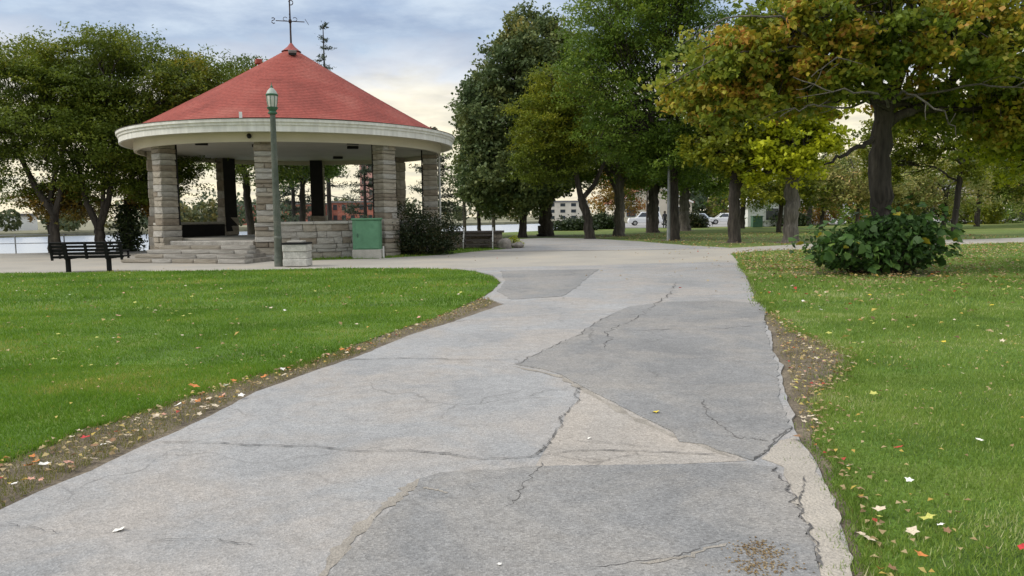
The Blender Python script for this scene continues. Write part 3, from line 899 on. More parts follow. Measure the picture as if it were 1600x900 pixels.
tree('locust_tree', (-19.5, 35.9, 0), [(0, 0, -0.1, 0.25), (0.0, 0, 0.9, 0.22), (-0.05, 0, 1.3, 0.2)],
     [(1.8, 0.5, 7.6, 3.3, 3.0, 2.2), (4.6, 1.0, 7.2, 2.8, 2.6, 2.0), (1.0, -0.2, 5.4, 2.6, 2.6, 1.6), (3.2, 0.2, 5.0, 2.4, 2.2, 1.5), (1.2, 0, 9.3, 2.0, 2.0, 1.0), (1.4, 0.8, 3.6, 2.4, 1.6, 1.0), (2.8, 0.9, 3.2, 1.3, 1.2, 0.8)],
     'leaf_olive', 'olive green locust tree whose trunk splits low into two stems beside the ivy column', n_clusters=290, leaves=95000, size=0.155, aspect=0.45, spread=0.68,
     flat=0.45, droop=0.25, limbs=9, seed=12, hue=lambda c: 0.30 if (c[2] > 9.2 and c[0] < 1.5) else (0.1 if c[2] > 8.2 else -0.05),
     forks=[[(-0.05, 0, 1.2, 0.17), (-0.55, 0, 2.4, 0.14), (-0.9, 0.1, 4.4, 0.1)], [(0, 0, 1.2, 0.16), (0.5, 0, 2.4, 0.13), (0.8, 0.1, 4.2, 0.1)]])
tree('locust_tree', (-15.6, 45.5, 0), straight(4.6, 0.26, 0.16, -0.3),
     [(0.2, 0, 8.3, 3.4, 3.2, 2.6), (-2.0, 0, 7.0, 2.6, 2.4, 2.2), (2.2, 0.3, 6.0, 2.6, 2.4, 2.0), (0, 0, 5.0, 3.2, 2.5, 1.4)],
     'leaf_olive', 'locust tree standing behind the bandstand, its trunk seen through the columns', n_clusters=190, leaves=40000, size=0.19, aspect=0.42, spread=0.8,
     flat=0.5, droop=0.25, limbs=7, seed=13)
tree('locust_tree', (-13.9, 50.5, 0), straight(4.0, 0.24, 0.15, 0.1), [(0.2, 0, 6.2, 2.6, 2.2, 1.8), (-1.2, 0, 4.9, 1.8, 1.8, 1.1), (1.6, 0, 5.0, 1.4, 1.4, 0.9)],
     'leaf_green', 'small dark leaved tree framed by the bandstand columns near the spruces', n_clusters=110, leaves=13000, size=0.23, aspect=0.5, spread=0.6, limbs=5, seed=16, tint=(0, 0.5))
tree('autumn_tree', (-22.3, 36.6, 0), straight(2.0, 0.12, 0.07), [(0.2, 0, 2.5, 1.3, 0.8, 0.8), (1.5, 0, 2.3, 1.1, 0.7, 0.7)], 'leaf_rust',
     'low yellow and orange tree leaning over the water behind the railing', n_clusters=50, leaves=4500, size=0.17, spread=0.4, limbs=4, seed=14, tint=(0.1, 0.6))
tree('autumn_tree', (-18.1, 38.0, 0), straight(2.2, 0.12, 0.07), [(-0.3, 0, 2.9, 1.1, 0.9, 0.8), (0.5, 0, 2.3, 0.8, 0.8, 0.6)], 'leaf_rust',
     'small orange autumn tree between the locust trunks and the bandstand', n_clusters=50, leaves=4500, size=0.17, spread=0.4, limbs=4, seed=15, tint=(0.1, 0.7))

# --- ivy column
ivy = empty('ivy_column', (-18.9, 37.4, 0))
tag(ivy, 'thick column of dark ivy beside the bandstand steps', 'ivy')
MB().tube([(0, 0, -0.1), (0.05, 0, 1.2), (0, 0, 2.6)], [0.2, 0.17, 0.12], 8).build('stem', 'bark', ivy, True)
q = rng.normal(size=(2600, 3)) * np.array([0.30, 0.30, 0.0]) + np.stack([np.zeros(2600), np.zeros(2600), rng.uniform(0.02, 2.3, 2600)], 1)
v, f = leaf_cards(q, 0.15, 0.11, 0.2, 0.5)
link('crown', quads_mesh('crown', v, f, np.repeat(np.clip(rng.uniform(0, 1, 2600), 0, 1), 4)), 'leaf_ivy', ivy)


# --- conifers
def conifer(base, h, rad, label, seed, z0=0.15, whorls=16, leaves=9000, tr=0.2, sparse=1.0, name='pine_tree'):
    r = np.random.default_rng(seed)
    root = empty(name, base)
    tag(root, label, 'tree')
    V, F, off = [], [], 0
    tp = np.stack([np.zeros(8), np.zeros(8), np.linspace(-0.2, h, 8)], 1)
    v, f = tube_arrays(tp, np.linspace(tr, 0.03, 8), 8)
    V.append(v); F.append(f); off += len(v)
    pts = []
    for i in range(whorls):
        t_ = i / (whorls - 1)
        z = h * (z0 + (0.985 - z0) * t_)
        ln = rad * (1 - t_) ** 0.75 + 0.25
        for kx in range(r.integers(3, 6)):
            a = r.uniform(0, 2 * math.pi)
            l2 = ln * r.uniform(0.5, 1.15)
            e = np.array([math.cos(a) * l2, math.sin(a) * l2, z - 0.12 * l2 + r.normal() * 0.15])
            s0 = np.array([0, 0, z])
            p = bez(s0, s0 * 0.5 + e * 0.5 + np.array([0, 0, -0.05 * l2]), e + np.array([0, 0, 0.15 * l2]), 5)
            v, f = tube_arrays(p, np.linspace(0.05, 0.012, 5), 4)
            V.append(v); F.append(f + off); off += len(v)
            m = int(leaves / whorls / 4)
            u = r.uniform(0.35, 1.05, m) ** sparse
            pp = p[0] + (p[-1] - p[0]) * u[:, None]
            pts.append(pp + r.normal(size=(m, 3)) * np.array([0.22, 0.22, 0.13]) * (0.5 + 0.25 * l2))
    link('trunk', quads_mesh('trunk', np.concatenate(V), np.concatenate(F), smooth=True), 'bark', root)
    c = np.concatenate(pts)
    v, f = leaf_cards(c, 0.26, 0.07, 0.3, 0.1, r=r)
    link('crown', quads_mesh('crown', v, f, np.repeat(r.uniform(0, 1, len(c)), 4)), 'leaf_conifer', root)
    return root


conifer((-14.35, 60, 0), 16.4, 1.5, 'tall thin pine whose top rises above the red roof', 21, z0=0.2, whorls=17, leaves=2000, tr=0.22, sparse=0.8)
conifer((-5.9, 58, 0), 8.2, 2.0, 'dark spruce between the bandstand and the linden', 22, z0=0.12, whorls=15, leaves=6000, name='spruce_tree')
conifer((-11.9, 62, 0), 7.6, 2.2, 'low dark spruce seen through the bandstand columns', 23, z0=0.1, whorls=13, leaves=5000, name='spruce_tree')
conifer((-16.6, 58, 0), 9.5, 2.0, 'dark spruce standing behind the bandstand next to the thin pine', 24, z0=0.1, whorls=15, leaves=6000, name='spruce_tree')

# --- the linden and its neighbours across the plaza
tree('linden_tree', (0.8, 53.7, 0), straight(5.0, 0.30, 0.2, 0.1),
     [(-1.0, 0, 3.5, 3.7, 3.2, 1.5), (-0.6, 0, 5.0, 4.0, 3.6, 2.8), (-0.9, 0, 8.0, 3.7, 3.4, 3.0), (-0.2, 0, 11.0, 3.1, 3.0, 2.8), (0.8, 0, 13.3, 2.4, 2.2, 2.1), (1.7, 0, 10.5, 2.3, 2.5, 3.5)],
     'leaf_linden', 'tall dense grey green linden with a pointed dome beside the bandstand', n_clusters=470, leaves=92000, size=0.26, aspect=0.7, spread=0.62, flat=0.8, up=0.3, droop=0.4,
     limbs=12, seed=31, shell=0.55, hue=lambda c: 0.22 if c[2] > 12.5 else 0)
tree('locust_tree', (2.55, 56.3, 0), [(0, 0, -0.1, 0.62), (0, 0, 1.2, 0.46), (0, 0, 2.4, 0.44)],
     [(2.0, 0, 11.5, 3.5, 3.2, 3.2), (0.5, 0, 7.0, 3.4, 3.0, 2.5), (3.5, 0, 7.6, 3.0, 3.0, 2.8), (2.2, 0.5, 4.9, 3.0, 2.4, 1.4)],
     'leaf_green', 'green locust tree with a thick dark trunk forking low at the plaza edge', n_clusters=280, leaves=46000, size=0.23, aspect=0.42, spread=0.85, flat=0.5, droop=0.2,
     limbs=8, seed=32, forks=[[(-0.1, 0, 2.2, 0.38), (-0.4, 0, 4.2, 0.3), (-0.3, 0, 6.2, 0.2)], [(0.15, 0, 2.0, 0.27), (1.0, 0, 4.0, 0.22), (1.8, 0.1, 6.0, 0.16)]])
tree('locust_tree', (4.97, 47.8, 0), [(0, 0, -0.1, 0.34), (-0.15, 0, 1.3, 0.27), (-0.55, 0, 2.6, 0.26)],
     [(-2.8, 0, 7.2, 2.0, 1.8, 2.4), (-1.9, 0, 9.2, 1.8, 1.6, 1.6), (-3.0, 0, 4.6, 1.7, 1.5, 1.3), (-1.0, 0, 6.4, 1.8, 1.6, 1.6), (-1.6, -0.5, 5.0, 1.4, 1.2, 1.0)],
     'leaf_lime', 'yellow green locust with a bent slender trunk at the edge of the plaza', n_clusters=190, leaves=34000, size=0.19, aspect=0.42, spread=0.7, flat=0.4, droop=0.2, limbs=6,
     seed=33, forks=[[(-0.55, 0, 2.5, 0.2), (-0.9, 0, 4.2, 0.16), (-1.5, 0, 6, 0.1)], [(-0.5, 0, 2.5, 0.17), (0.3, 0, 3.4, 0.15), (0.9, 0, 4.8, 0.1)]],
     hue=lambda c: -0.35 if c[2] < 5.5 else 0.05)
tree('locust_tree', (9.5, 44.2, 0), straight(5.6, 0.33, 0.22, -0.1),
     [(-2.4, 0, 12.6, 3.6, 3.4, 2.6), (-4.2, 0.3, 9.6, 2.6, 2.6, 2.2), (0.5, 0, 10.6, 3.6, 3.2, 3.0), (-1.0, 0, 14.5, 3.6, 3.2, 2.0), (-2.2, -0.3, 6.6, 2.9, 2.6, 2.2), (0.6, -0.2, 5.4, 2.7, 2.4, 1.8), (-1.2, 0.5, 4.6, 2.6, 2.0, 1.3)],
     'leaf_green', 'tall spreading green locust tree with straight dark trunk beside the grey lamp post', n_clusters=430, leaves=82000, size=0.20, aspect=0.42, spread=0.8, flat=0.45, droop=0.22,
     limbs=12, seed=34, hue=lambda c: 0.2 if c[2] > 13.5 else (-0.12 if c[2] < 7.5 else 0))
tree('park_tree', (7.7, 54.0, 0), straight(4.0, 0.42, 0.3), [(-0.2, 0, 6.0, 2.8, 2.4, 2.2), (1.6, 0, 5.2, 2.0, 2.0, 1.8)], 'leaf_olive',
     'tree with a pale grey trunk on the grass beyond the plaza', bark='barkgrey', n_clusters=100, leaves=11000, size=0.25, spread=0.7, limbs=5, seed=35, tint=(0.1, 0.9))
tree('park_tree', (11.6, 62.0, 0), straight(4.4, 0.50, 0.34), [(-0.4, 0, 6.8, 3.6, 3.0, 3.0), (1.6, 0, 5.4, 2.8, 2.4, 2.2), (-1.5, 0, 4.6, 2.0, 1.8, 1.2)], 'leaf_green',
     'dark trunked tree with a flared foot near the pale street path', n_clusters=170, leaves=19000, size=0.3, spread=0.8, limbs=6, seed=36, tint=(0, 0.6))
tree('park_tree', (15.4, 67.4, 0), straight(4.4, 0.55, 0.36), [(0, 0, 6.8, 3.8, 3.0, 3.1), (2.6, 0, 5.4, 2.8, 2.4, 2.2), (-1.5, 0, 5, 2.4, 2.0, 1.6)], 'leaf_green',
     'broad grey trunked tree standing behind the grey lamp post', bark='barkgrey', n_clusters=170, leaves=19000, size=0.3, spread=0.8, limbs=6, seed=37, tint=(0, 0.75))
tree('maple_tree', (11.7, 39.75, 0), straight(3.6, 0.35, 0.24),
     [(0.6, 0, 4.9, 2.0, 1.8, 1.3), (-0.8, 0, 5.2, 1.9, 1.6, 1.6), (0.4, 0, 8.0, 3.2, 2.8, 2.8)], 'leaf_lime',
     'maple with a straight dark trunk and yellowing leaves on the far lawn', n_clusters=220, leaves=22000, size=0.22, aspect=0.8, spread=0.5, limbs=7, seed=38, tint=(0.0, 0.8),
     hue=lambda c: 0.2 if c[2] < 6.2 else 0)
tree('maple_tree', (14.35, 38.85, 0), straight(3.4, 0.42, 0.30),
     [(-0.9, -0.3, 5.0, 2.1, 1.7, 1.35), (0.5, 0, 5.2, 2.0, 1.6, 1.4), (-1.4, -0.2, 3.8, 1.5, 1.1, 0.7), (-0.2, -0.4, 4.0, 1.2, 1.0, 0.7), (0.4, 0.5, 8.2, 2.8, 2.6, 2.6)], 'leaf_gold',
     'maple with bright yellow leaves and a thick grey trunk on the far lawn', bark='barkgrey', n_clusters=230, leaves=24000, size=0.22, aspect=0.85, spread=0.48, limbs=7, seed=39, tint=(0.4, 1.0))

# --- the maple over the path
tree('maple_tree', (9.45, 19.4, 0), [(0.14, 0, -0.1, 0.30), (0.12, 0, 0.9, 0.245), (-0.02, 0, 2.0, 0.27), (-0.08, 0, 3.0, 0.26), (0.0, 0, 4.1, 0.22)],
     [(-2.8, -0.6, 5.4, 2.5, 1.5, 1.2), (-1.2, -1.0, 5.9, 2.4, 1.5, 1.5), (0.5, -1.0, 5.5, 2.1, 1.2, 1.2), (2.4, -0.3, 5.6, 2.2, 1.3, 1.3), (-4.2, -0.1, 4.9, 1.8, 1.2, 0.95), (3.6, 0.2, 4.5, 1.8, 1.1, 0.9),
      (0, 0.6, 7.6, 3.0, 2.4, 1.0), (2.6, 0.3, 3.9, 1.4, 1.1, 0.6), (3.8, 0.2, 3.6, 1.3, 1.0, 0.7), (1.4, 0.6, 4.3, 1.6, 1.2, 0.6), (-1.5, -0.4, 4.5, 1.8, 1.4, 0.6), (-3.6, -0.4, 4.2, 1.4, 1.2, 0.5), (0.6, -0.8, 4.3, 0.9, 0.8, 0.5)],
     'leaf_maple', 'big maple with mottled green and rust leaves overhanging the path', n_clusters=300, leaves=58000, size=0.14, aspect=0.8, spread=0.33, flat=0.65, up=0.4, droop=0.35,
     limbs=13, seed=41, hue=lambda c: 0.24 if c[0] < -2.2 else 0.06, tint=(0.05, 0.85), shell=0.3, limb_vis=0.9,
     forks=[[(0, 0, 4.0, 0.2), (0.5, 0.1, 5.3, 0.15), (0.7, 0.2, 7.0, 0.1)], [(0, 0, 4.0, 0.18), (-0.6, 0, 5.2, 0.13), (-1.2, 0, 6.6, 0.08)]],
     extra_limbs=[[(0.05, 0, 3.7, 0.13), (1.0, -0.1, 4.2, 0.11), (1.9, -0.1, 5.0, 0.11), (2.4, 0, 6.6, 0.09)],
                  [(-0.1, 0, 3.4, 0.07), (-1.0, -0.3, 3.0, 0.05), (-1.7, -0.5, 2.7, 0.02)],
                  [(-0.1, 0, 4.2, 0.07), (-1.5, -0.4, 4.6, 0.05), (-2.6, -0.8, 5.2, 0.05), (-3.4, -0.9, 5.0, 0.02)],
                  [(0.1, -0.1, 4.0, 0.05), (-0.8, -0.8, 4.35, 0.035), (-2.0, -1.2, 4.1, 0.02)],
                  [(0.1, 0, 4.2, 0.10), (1.6, 0.3, 4.1, 0.07), (3.2, 0.5, 4.2, 0.04)]])
tree('maple_tree', (17.6, 20.5, 0), [(0, 0, -0.1, 0.42), (-0.2, 0, 2.2, 0.36), (-0.5, 0, 3.6, 0.32)],
     [(-2.6, 0, 5.9, 2.3, 2.2, 1.3), (-3.6, -0.2, 4.7, 1.8, 1.7, 0.8), (-2.4, -0.3, 3.9, 1.5, 1.5, 0.6), (-4.9, 0, 4.3, 1.5, 1.3, 0.9), (-4.3, 0, 3.2, 1.1, 1.0, 0.6), (0.4, 0, 7.0, 3.0, 2.8, 1.8)],
     'leaf_gold', 'yellow leaved maple reaching its boughs in beside the big mottled maple', n_clusters=300, leaves=27000, size=0.16, aspect=0.85, spread=0.46, droop=0.35, limbs=8, seed=42,
     tint=(0.0, 0.75), extra_limbs=[[(-0.5, 0, 3.5, 0.24), (-2.2, 0, 4.6, 0.2), (-3.4, 0.1, 5.6, 0.17), (-4.0, 0.1, 7.2, 0.13)],
                                    [(-0.4, 0, 3.3, 0.17), (-2.5, 0, 4.15, 0.13), (-4.2, 0.1, 4.5, 0.07)]])

MAPLE = [o for o in bpy.data.objects if o.get('label', '').startswith('big maple')][0]
rt_ = np.random.default_rng(4)
m = MB()
for q in ([(-0.2, -0.3, 4.3), (-1.4, -1.6, 4.9), (-2.2, -2.2, 5.0), (-2.8, -2.4, 4.5)], [(-0.1, -0.4, 4.1), (-1.0, -1.9, 4.25), (-2.2, -2.4, 4.15), (-3.2, -2.4, 4.5)],
          [(-0.5, -0.3, 4.6), (-2.6, -1.4, 5.4), (-4.4, -1.7, 5.2), (-5.6, -1.6, 4.6)], [(0.0, -0.4, 4.2), (-0.5, -1.8, 4.3), (0.2, -2.2, 3.8), (0.5, -2.3, 3.2)],
          [(0.3, -0.3, 4.3), (1.2, -1.6, 4.4), (2.2, -1.9, 4.3), (3.2, -1.9, 4.6)], [(-1.5, -0.8, 5.0), (-3.2, -2.0, 5.9), (-4.6, -2.1, 5.9), (-5.6, -2.0, 5.3)],
          [(-0.8, -0.6, 4.2), (-1.8, -1.5, 3.9), (-2.6, -1.8, 4.0), (-3.3, -1.9, 3.7)]):
    q = np.array(q)
    ts_ = np.linspace(0, 3, 14)
    pp = np.stack([np.interp(ts_, range(4), q[:, i]) for i in range(3)], 1)
    pp[1:-1] = (pp[:-2] + pp[1:-1] * 2 + pp[2:]) / 4 + rt_.normal(size=(12, 3)) * 0.035
    m.tube(pp, np.linspace(0.034, 0.010, 14), 6)
    for k in (5, 7, 9, 11):
        e = pp[k] + rt_.normal(size=3) * np.array([0.35, 0.2, 0.25]) + np.array([-0.2, 0, -0.1])
        m.tube(bez(pp[k], (pp[k] + e) / 2 + rt_.normal(size=3) * 0.06, e, 5), np.linspace(0.013, 0.005, 5), 4)
m.build('bare_branch', 'barkgrey', MAPLE)

tree('lime_tree', (26.6, 45.5, 0), straight(4.2, 0.2, 0.12, 0.3), [(-3.6, 0, 5.6, 2.4, 1.6, 1.5), (-0.8, 0, 6.4, 2.6, 1.8, 1.8), (-4.0, 0, 3.9, 1.4, 1.0, 0.8), (-1.6, 0, 4.2, 1.3, 1.2, 0.8), (1.0, 0, 4.2, 1.4, 1.2, 0.9)],
     'leaf_lime', 'loose lime green tree just beyond the side path by the maple trunk', n_clusters=150, leaves=18000, size=0.17, aspect=0.7, spread=0.42, limbs=6, seed=43, tint=(0.1, 0.9))
tree('lime_tree', (33.6, 47.5, 0), straight(4.2, 0.22, 0.13, -0.4), [(-2.4, 0, 5.8, 2.4, 1.6, 1.5), (0.2, 0, 6.2, 2.4, 1.8, 1.8), (-3.0, 0, 4.0, 1.6, 1.2, 0.9)],
     'leaf_gold', 'yellow tree with a dark leaning trunk beyond the side path', n_clusters=110, leaves=14000, size=0.17, aspect=0.7, spread=0.42, limbs=6, seed=44, tint=(0.0, 0.8))

# --- trees of the far lawn to the side of the maple
far_trees = [((31.5, 62, 0), 3.4, 'leaf_tan', 'tan autumn tree on the far lawn behind the big leaved bush', 0.16, 2.9, 4.0, 51, 'barkgrey'),
             ((27.0, 66, 0), 3.0, 'leaf_olive', 'loose olive tree standing just behind the maple trunk', 0.2, 3.2, 4.6, 52, 'bark'),
             ((43.0, 70, 0), 4.2, 'leaf_lime', 'yellow green tree with a leaning trunk on the far lawn', 0.24, 3.6, 5.6, 53, 'bark'),
             ((52.0, 76, 0), 3.6, 'leaf_tan', 'broad sandy brown tree at the end of the far lawn', 0.22, 4.0, 4.4, 54, 'bark'),
             ((60.5, 80, 0), 3.6, 'leaf_tan', 'brown and green tree beyond the side path', 0.22, 4.4, 4.8, 55, 'bark'),
             ((37.0, 92, 0), 4.2, 'leaf_tan', 'pale brown tree behind the tan autumn tree', 0.25, 4.4, 5.4, 56, 'barkgrey'),
             ((22.5, 74, 0), 4.0, 'leaf_green', 'green tree between the yellow maple and the street', 0.3, 3.6, 5.4, 57, 'bark'),
             ((33.0, 84, 0), 4.8, 'leaf_olive', 'dull green tree rising behind the white cupola', 0.3, 4.0, 7.0, 58, 'bark'),
             ((47.0, 96, 0), 5.0, 'leaf_lime', 'tall yellow green tree at the back of the far lawn', 0.3, 5.0, 7.5, 59, 'bark'),
             ((20.5, 58, 0), 3.2, 'leaf_lime', 'yellow green tree filling the gap behind the maple trunk', 0.2, 3.0, 4.8, 151, 'bark'),
             ((25.5, 56, 0), 3.0, 'leaf_tan', 'thin tan tree on the far lawn before the white house', 0.16, 2.8, 4.2, 152, 'barkgrey'),
             ((36.5, 64, 0), 3.4, 'leaf_tan', 'broad tan tree behind the end of the big leaved bush', 0.2, 3.8, 4.6, 153, 'bark'),
             ((48.0, 68, 0), 3.2, 'leaf_olive', 'green and brown tree between the leaning tree and the rusty one', 0.2, 3.8, 4.6, 154, 'bark'),
             ((57.0, 72, 0), 3.6, 'leaf_tan', 'reddish tan tree at the bend of the side path', 0.22, 4.2, 5.0, 155, 'bark'),
             ((12.0, 86, 0), 3.4, 'leaf_rust', 'orange tinted tree at the street corner beyond the pale trunk', 0.22, 3.0, 5.0, 156, 'bark'),
             ((66.0, 98, 0), 5.0, 'leaf_olive', 'wide olive tree at the back of the far lawn', 0.3, 5.4, 7.0, 60, 'bark')]
for (bp, th, lf, lb, tr_, cr_, cz, sd_, bk) in far_trees:
    tree('park_tree', bp, straight(th, tr_, tr_ * 0.6, 0.25), [(0, 0, cz * 0.95, cr_, cr_ * 0.85, cz * 0.50), (cr_ * 0.5, 0, cz * 0.62 + (sd_ % 3) * 0.3, cr_ * 0.6, cr_ * 0.6, cz * 0.34), (-cr_ * 0.55, 0, cz * 0.72 - (sd_ % 2) * 0.5, cr_ * 0.5, cr_ * 0.6, cz * 0.33)],
         lf, lb, bark=bk, n_clusters=75, leaves=6800, size=0.28, spread=0.7, limbs=6, seed=sd_, tint=(0, 0.95))


def contact_shade_ring(x, y, rx, ry, z, k):  # irregular soil-coloured sheet that paints contact shade on the ground
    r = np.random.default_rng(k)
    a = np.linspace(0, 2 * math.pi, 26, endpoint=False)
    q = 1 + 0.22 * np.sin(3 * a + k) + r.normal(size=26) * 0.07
    sheet('contact_shade', [(x + rx * m_ * math.cos(t_), y + ry * m_ * math.sin(t_)) for m_, t_ in zip(q, a)], z, 'soil')


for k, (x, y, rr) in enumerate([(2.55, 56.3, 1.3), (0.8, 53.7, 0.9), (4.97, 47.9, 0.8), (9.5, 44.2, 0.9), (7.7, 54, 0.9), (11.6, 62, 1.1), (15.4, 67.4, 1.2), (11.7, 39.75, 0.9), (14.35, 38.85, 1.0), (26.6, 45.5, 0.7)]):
    contact_shade_ring(x, y, rr, rr, -0.024, k)
contact_shade_ring(9.0, 18.65, 1.75, 1.0, 0.006, 31)  # painted contact shade below the big-leaved bush and maple trunk

# ------------------------------------------------------------------ shrubs
def shrub(name, base, ells, leaf, label, n, size, seed, tint=(0, 0.9), aspect=0.6, spread=0.16, group=None, stems=9):
    r = np.random.default_rng(seed)
    root = empty(name, base)
    tag(root, label, 'shrub', group)
    cl = crown_points(ells, max(30, n // 35), r, 0.6)
    cl = cl[cl[:, 2] > 0.05]
    m = MB()
    for c in cl[:stems * 3]:
        m.tube(bez(np.array([c[0] * 0.25, c[1] * 0.25, -0.05]), np.array([c[0] * 0.4, c[1] * 0.4, c[2] * 0.6]), c, 5), np.linspace(0.03, 0.008, 5), 5)
    m.build('stem', 'bark', root)
    idx = r.integers(0, len(cl), n)
    p = cl[idx] + r.normal(size=(n, 3)) * spread
    p[:, 2] = np.maximum(p[:, 2], 0.04)
    v, f = leaf_cards(p, size, size * aspect, 0.5, 0.3, r=r)
    ct = r.uniform(tint[0], tint[1], len(cl))
    link('crown', quads_mesh('crown', v, f, np.repeat(np.clip(ct[idx] * 0.7 + r.uniform(0, 0.3, n), 0, 1), 4)), leaf, root)
    return root


shrub('dark_shrub', (-3.85, 30.6, 0), [(-0.4, 0, 1.05, 1.05, 0.8, 1.0), (0.7, 0.2, 0.8, 1.0, 0.8, 0.78), (0.0, 0, 0.5, 1.5, 0.9, 0.5)], 'leaf_shrub',
      'dark bushy shrub against the bandstand wall beside the green cabinet', 13000, 0.095, 61, tint=(0, 0.95))
for i, (bp, rx, rz_, lf, lb) in enumerate([((33.5, 88, 0), 5.2, 2.0, 'leaf_rust', 'rust red bush mound below the white cupola'),
                                          ((29.0, 82, 0), 3.2, 1.2, 'leaf_ivy', 'dark green clipped bush beside the parked red car'),
                                          ((18.6, 80, 0), 2.2, 0.9, 'leaf_shrub', 'low dark bush between the yellow maple and the white shelter'),
                                          ((5.8, 74, -0.3), 2.6, 0.9, 'leaf_ivy', 'low green bush at the waterside beyond the thick forked trunk'),
                                          ((9.3, 79, 0), 2.0, 1.0, 'leaf_ivy', 'rounded green bush by the street end of the lawn'),
                                          ((55, 86, 0), 5.5, 2.6, 'leaf_green', 'green hedge mass at the end of the side path'),
                                          ((44, 84, 0), 4.5, 2.2, 'leaf_shrub', 'dark hedge behind the leaning tree'),
                                          ((66, 88, 0), 5.5, 2.8, 'leaf_ivy', 'deep green bush beyond the brown and green tree'),
                                          ((38.5, 81, 0), 3.6, 2.0, 'leaf_green', 'mid green bush beside the rust red mound'),
                                          ((50, 82, 0), 3.6, 2.0, 'leaf_lime', 'yellow green bush between the hedges')]):
    shrub('park_shrub', bp, [(0, 0, rz_ * 0.55, rx, rx * 0.5, rz_ * 0.6), (rx * 0.3, 0, rz_ * 0.8, rx * 0.5, rx * 0.4, rz_ * 0.5)], lf, lb, 3600, 0.28, 70 + i, spread=0.3)

# --- big-leaved bush at the foot of the maple: the leaves one can pick out are parts
bush = empty('leafy_bush', (9.0, 18.6, 0))
tag(bush, 'low bush of large green leaves round the foot of the mottled maple', 'bush')
rb = np.random.default_rng(77)
bl = crown_points([(0, 0, 0.60, 1.62, 0.95, 0.62), (0.5, 0, 1.1, 1.1, 0.8, 0.5), (-0.8, 0, 0.7, 0.9, 0.8, 0.5), (1.1, 0, 0.75, 0.7, 0.7, 0.5)], 150, rb, 0.75)
bl = bl[bl[:, 2] > 0.08]
m = MB()
for c in bl[:70]:
    m.tube(bez(np.array([c[0] * 0.4, c[1] * 0.3, -0.03]), np.array([c[0] * 0.55, c[1] * 0.5, c[2] * 0.7]), c, 5), np.linspace(0.018, 0.006, 5), 5)
m.build('stem', 'bark', bush)


def big_leaf_mesh(name, seed):
    """broad lobed leaf, length 1, folded along the midrib and drooping at the tip"""
    r = random.Random(seed)
    out = [(0, 0), (0.10, 0.26), (0.30, 0.44), (0.42, 0.34), (0.62, 0.36), (0.72, 0.22), (1.0, 0.0)]
    v = []
    for x, y in out:
        v.append((x, 0, -0.22 * x * x + 0.02))
    for s in (1, -1):
        for x, y in out[1:-1]:
            yy = y * r.uniform(0.88, 1.12)
            v.append((x, s * yy, 0.12 * yy - 0.22 * x * x - 0.25 * yy * yy + r.uniform(-0.03, 0.03)))
    n = len(out)
    f = []
    for si, s in enumerate((1, -1)):
        o = n + si * (n - 2)
        ring = [0] + [o + i for i in range(n - 2)] + [n - 1]
        for i in range(n - 1):
            q = [i, i + 1, ring[i + 1], ring[i]]
            q = list(dict.fromkeys(q))
            f.append(q if s < 0 else q[::-1])
    me = bpy.data.meshes.new(name)
    me.from_pydata(v, [], f)
    me.polygons.foreach_set('use_smooth', [True] * len(me.polygons))
    return me


bush_meshes = []
for i in range(12):
    me = big_leaf_mesh('leaf', i)
    a = me.attributes.new('tint', 'FLOAT', 'POINT')
    tv = [0.1, 0.25, 0.35, 0.45, 0.5, 0.55, 0.6, 0.7, 0.75, 0.8, 0.9, 1.0][i]
    a.data.foreach_set('value', np.full(len(me.vertices), tv, np.float32))
    me.materials.append(M['leaf_bush'])
    bush_meshes.append(me)


def leaf_at(p, parent, s, out, r, droop=0.5):
    o = bpy.data.objects.new('leaf', bush_meshes[int(np.clip(r.normal(4.2, 3.2), 0, 11))])
    col.objects.link(o)
    o.parent = parent
    d = Vector((out[0], out[1], 0)) + Vector(r.normal(size=3).tolist()) * 0.95
    d.z = -abs(r.normal()) * droop
    d.normalize()
    rot = d.to_track_quat('X', 'Z').to_matrix().to_4x4() @ Matrix.Rotation(float(r.normal() * 0.7), 4, 'X')
    o.matrix_local = Matrix.Translation(p.tolist()) @ rot @ Matrix.Scale(s, 4)
    return o


front = crown_points([(0, 0, 0.58, 1.8, 1.0, 0.66), (0.55, 0, 1.2, 1.15, 0.8, 0.5), (-0.9, 0, 0.75, 0.95, 0.9, 0.55), (1.1, 0, 0.9, 0.8, 0.8, 0.55)], 900, rb, 0.7)
lump = 1 + 0.16 * np.sin(front[:, 0] * 5.1 + 1.0) * np.sin(front[:, 2] * 6.3 + front[:, 1] * 4) + 0.05 * rb.normal(size=len(front))
front *= np.stack([lump, lump, np.clip(lump, 0.8, 1.15)], 1)
front = front[(front[:, 2] > 0.16 + 0.10 * np.sin(front[:, 0] * 6))]
order = np.argsort(front[:, 1] - 0.25 * front[:, 2] + rb.normal(size=len(front)) * 0.25)
for p in front[order[:300]]:
    leaf_at(p, bush, float(np.clip(rb.normal(0.19, 0.055), 0.08, 0.32)), p, rb, 0.7)
rest = np.concatenate([front[order[300:]], crown_points([(0, 0, 0.55, 1.62, 0.95, 0.58), (0.4, 0, 1.0, 1.15, 0.8, 0.45)], 3200, rb, 0.55)])
rest = rest[rest[:, 2] > 0.14]
v, f = leaf_cards(rest, 0.15, 0.11, 0.4, 0.5, r=rb)
o = link('crown', quads_mesh('crown', v, f, np.repeat(np.clip(rb.normal(0.22, 0.2, len(rest)), 0, 1), 4)), 'leaf_bush', bush)
o['kind'] = 'stuff'


# ------------------------------------------------------------------ bandstand
BC = Vector((-9.47, 33.69, 0))
PH = 230.3
RC = 5.88
band = empty('bandstand', BC)
tag(band, 'round stone bandstand with red conical roof and white eaves', 'bandstand')


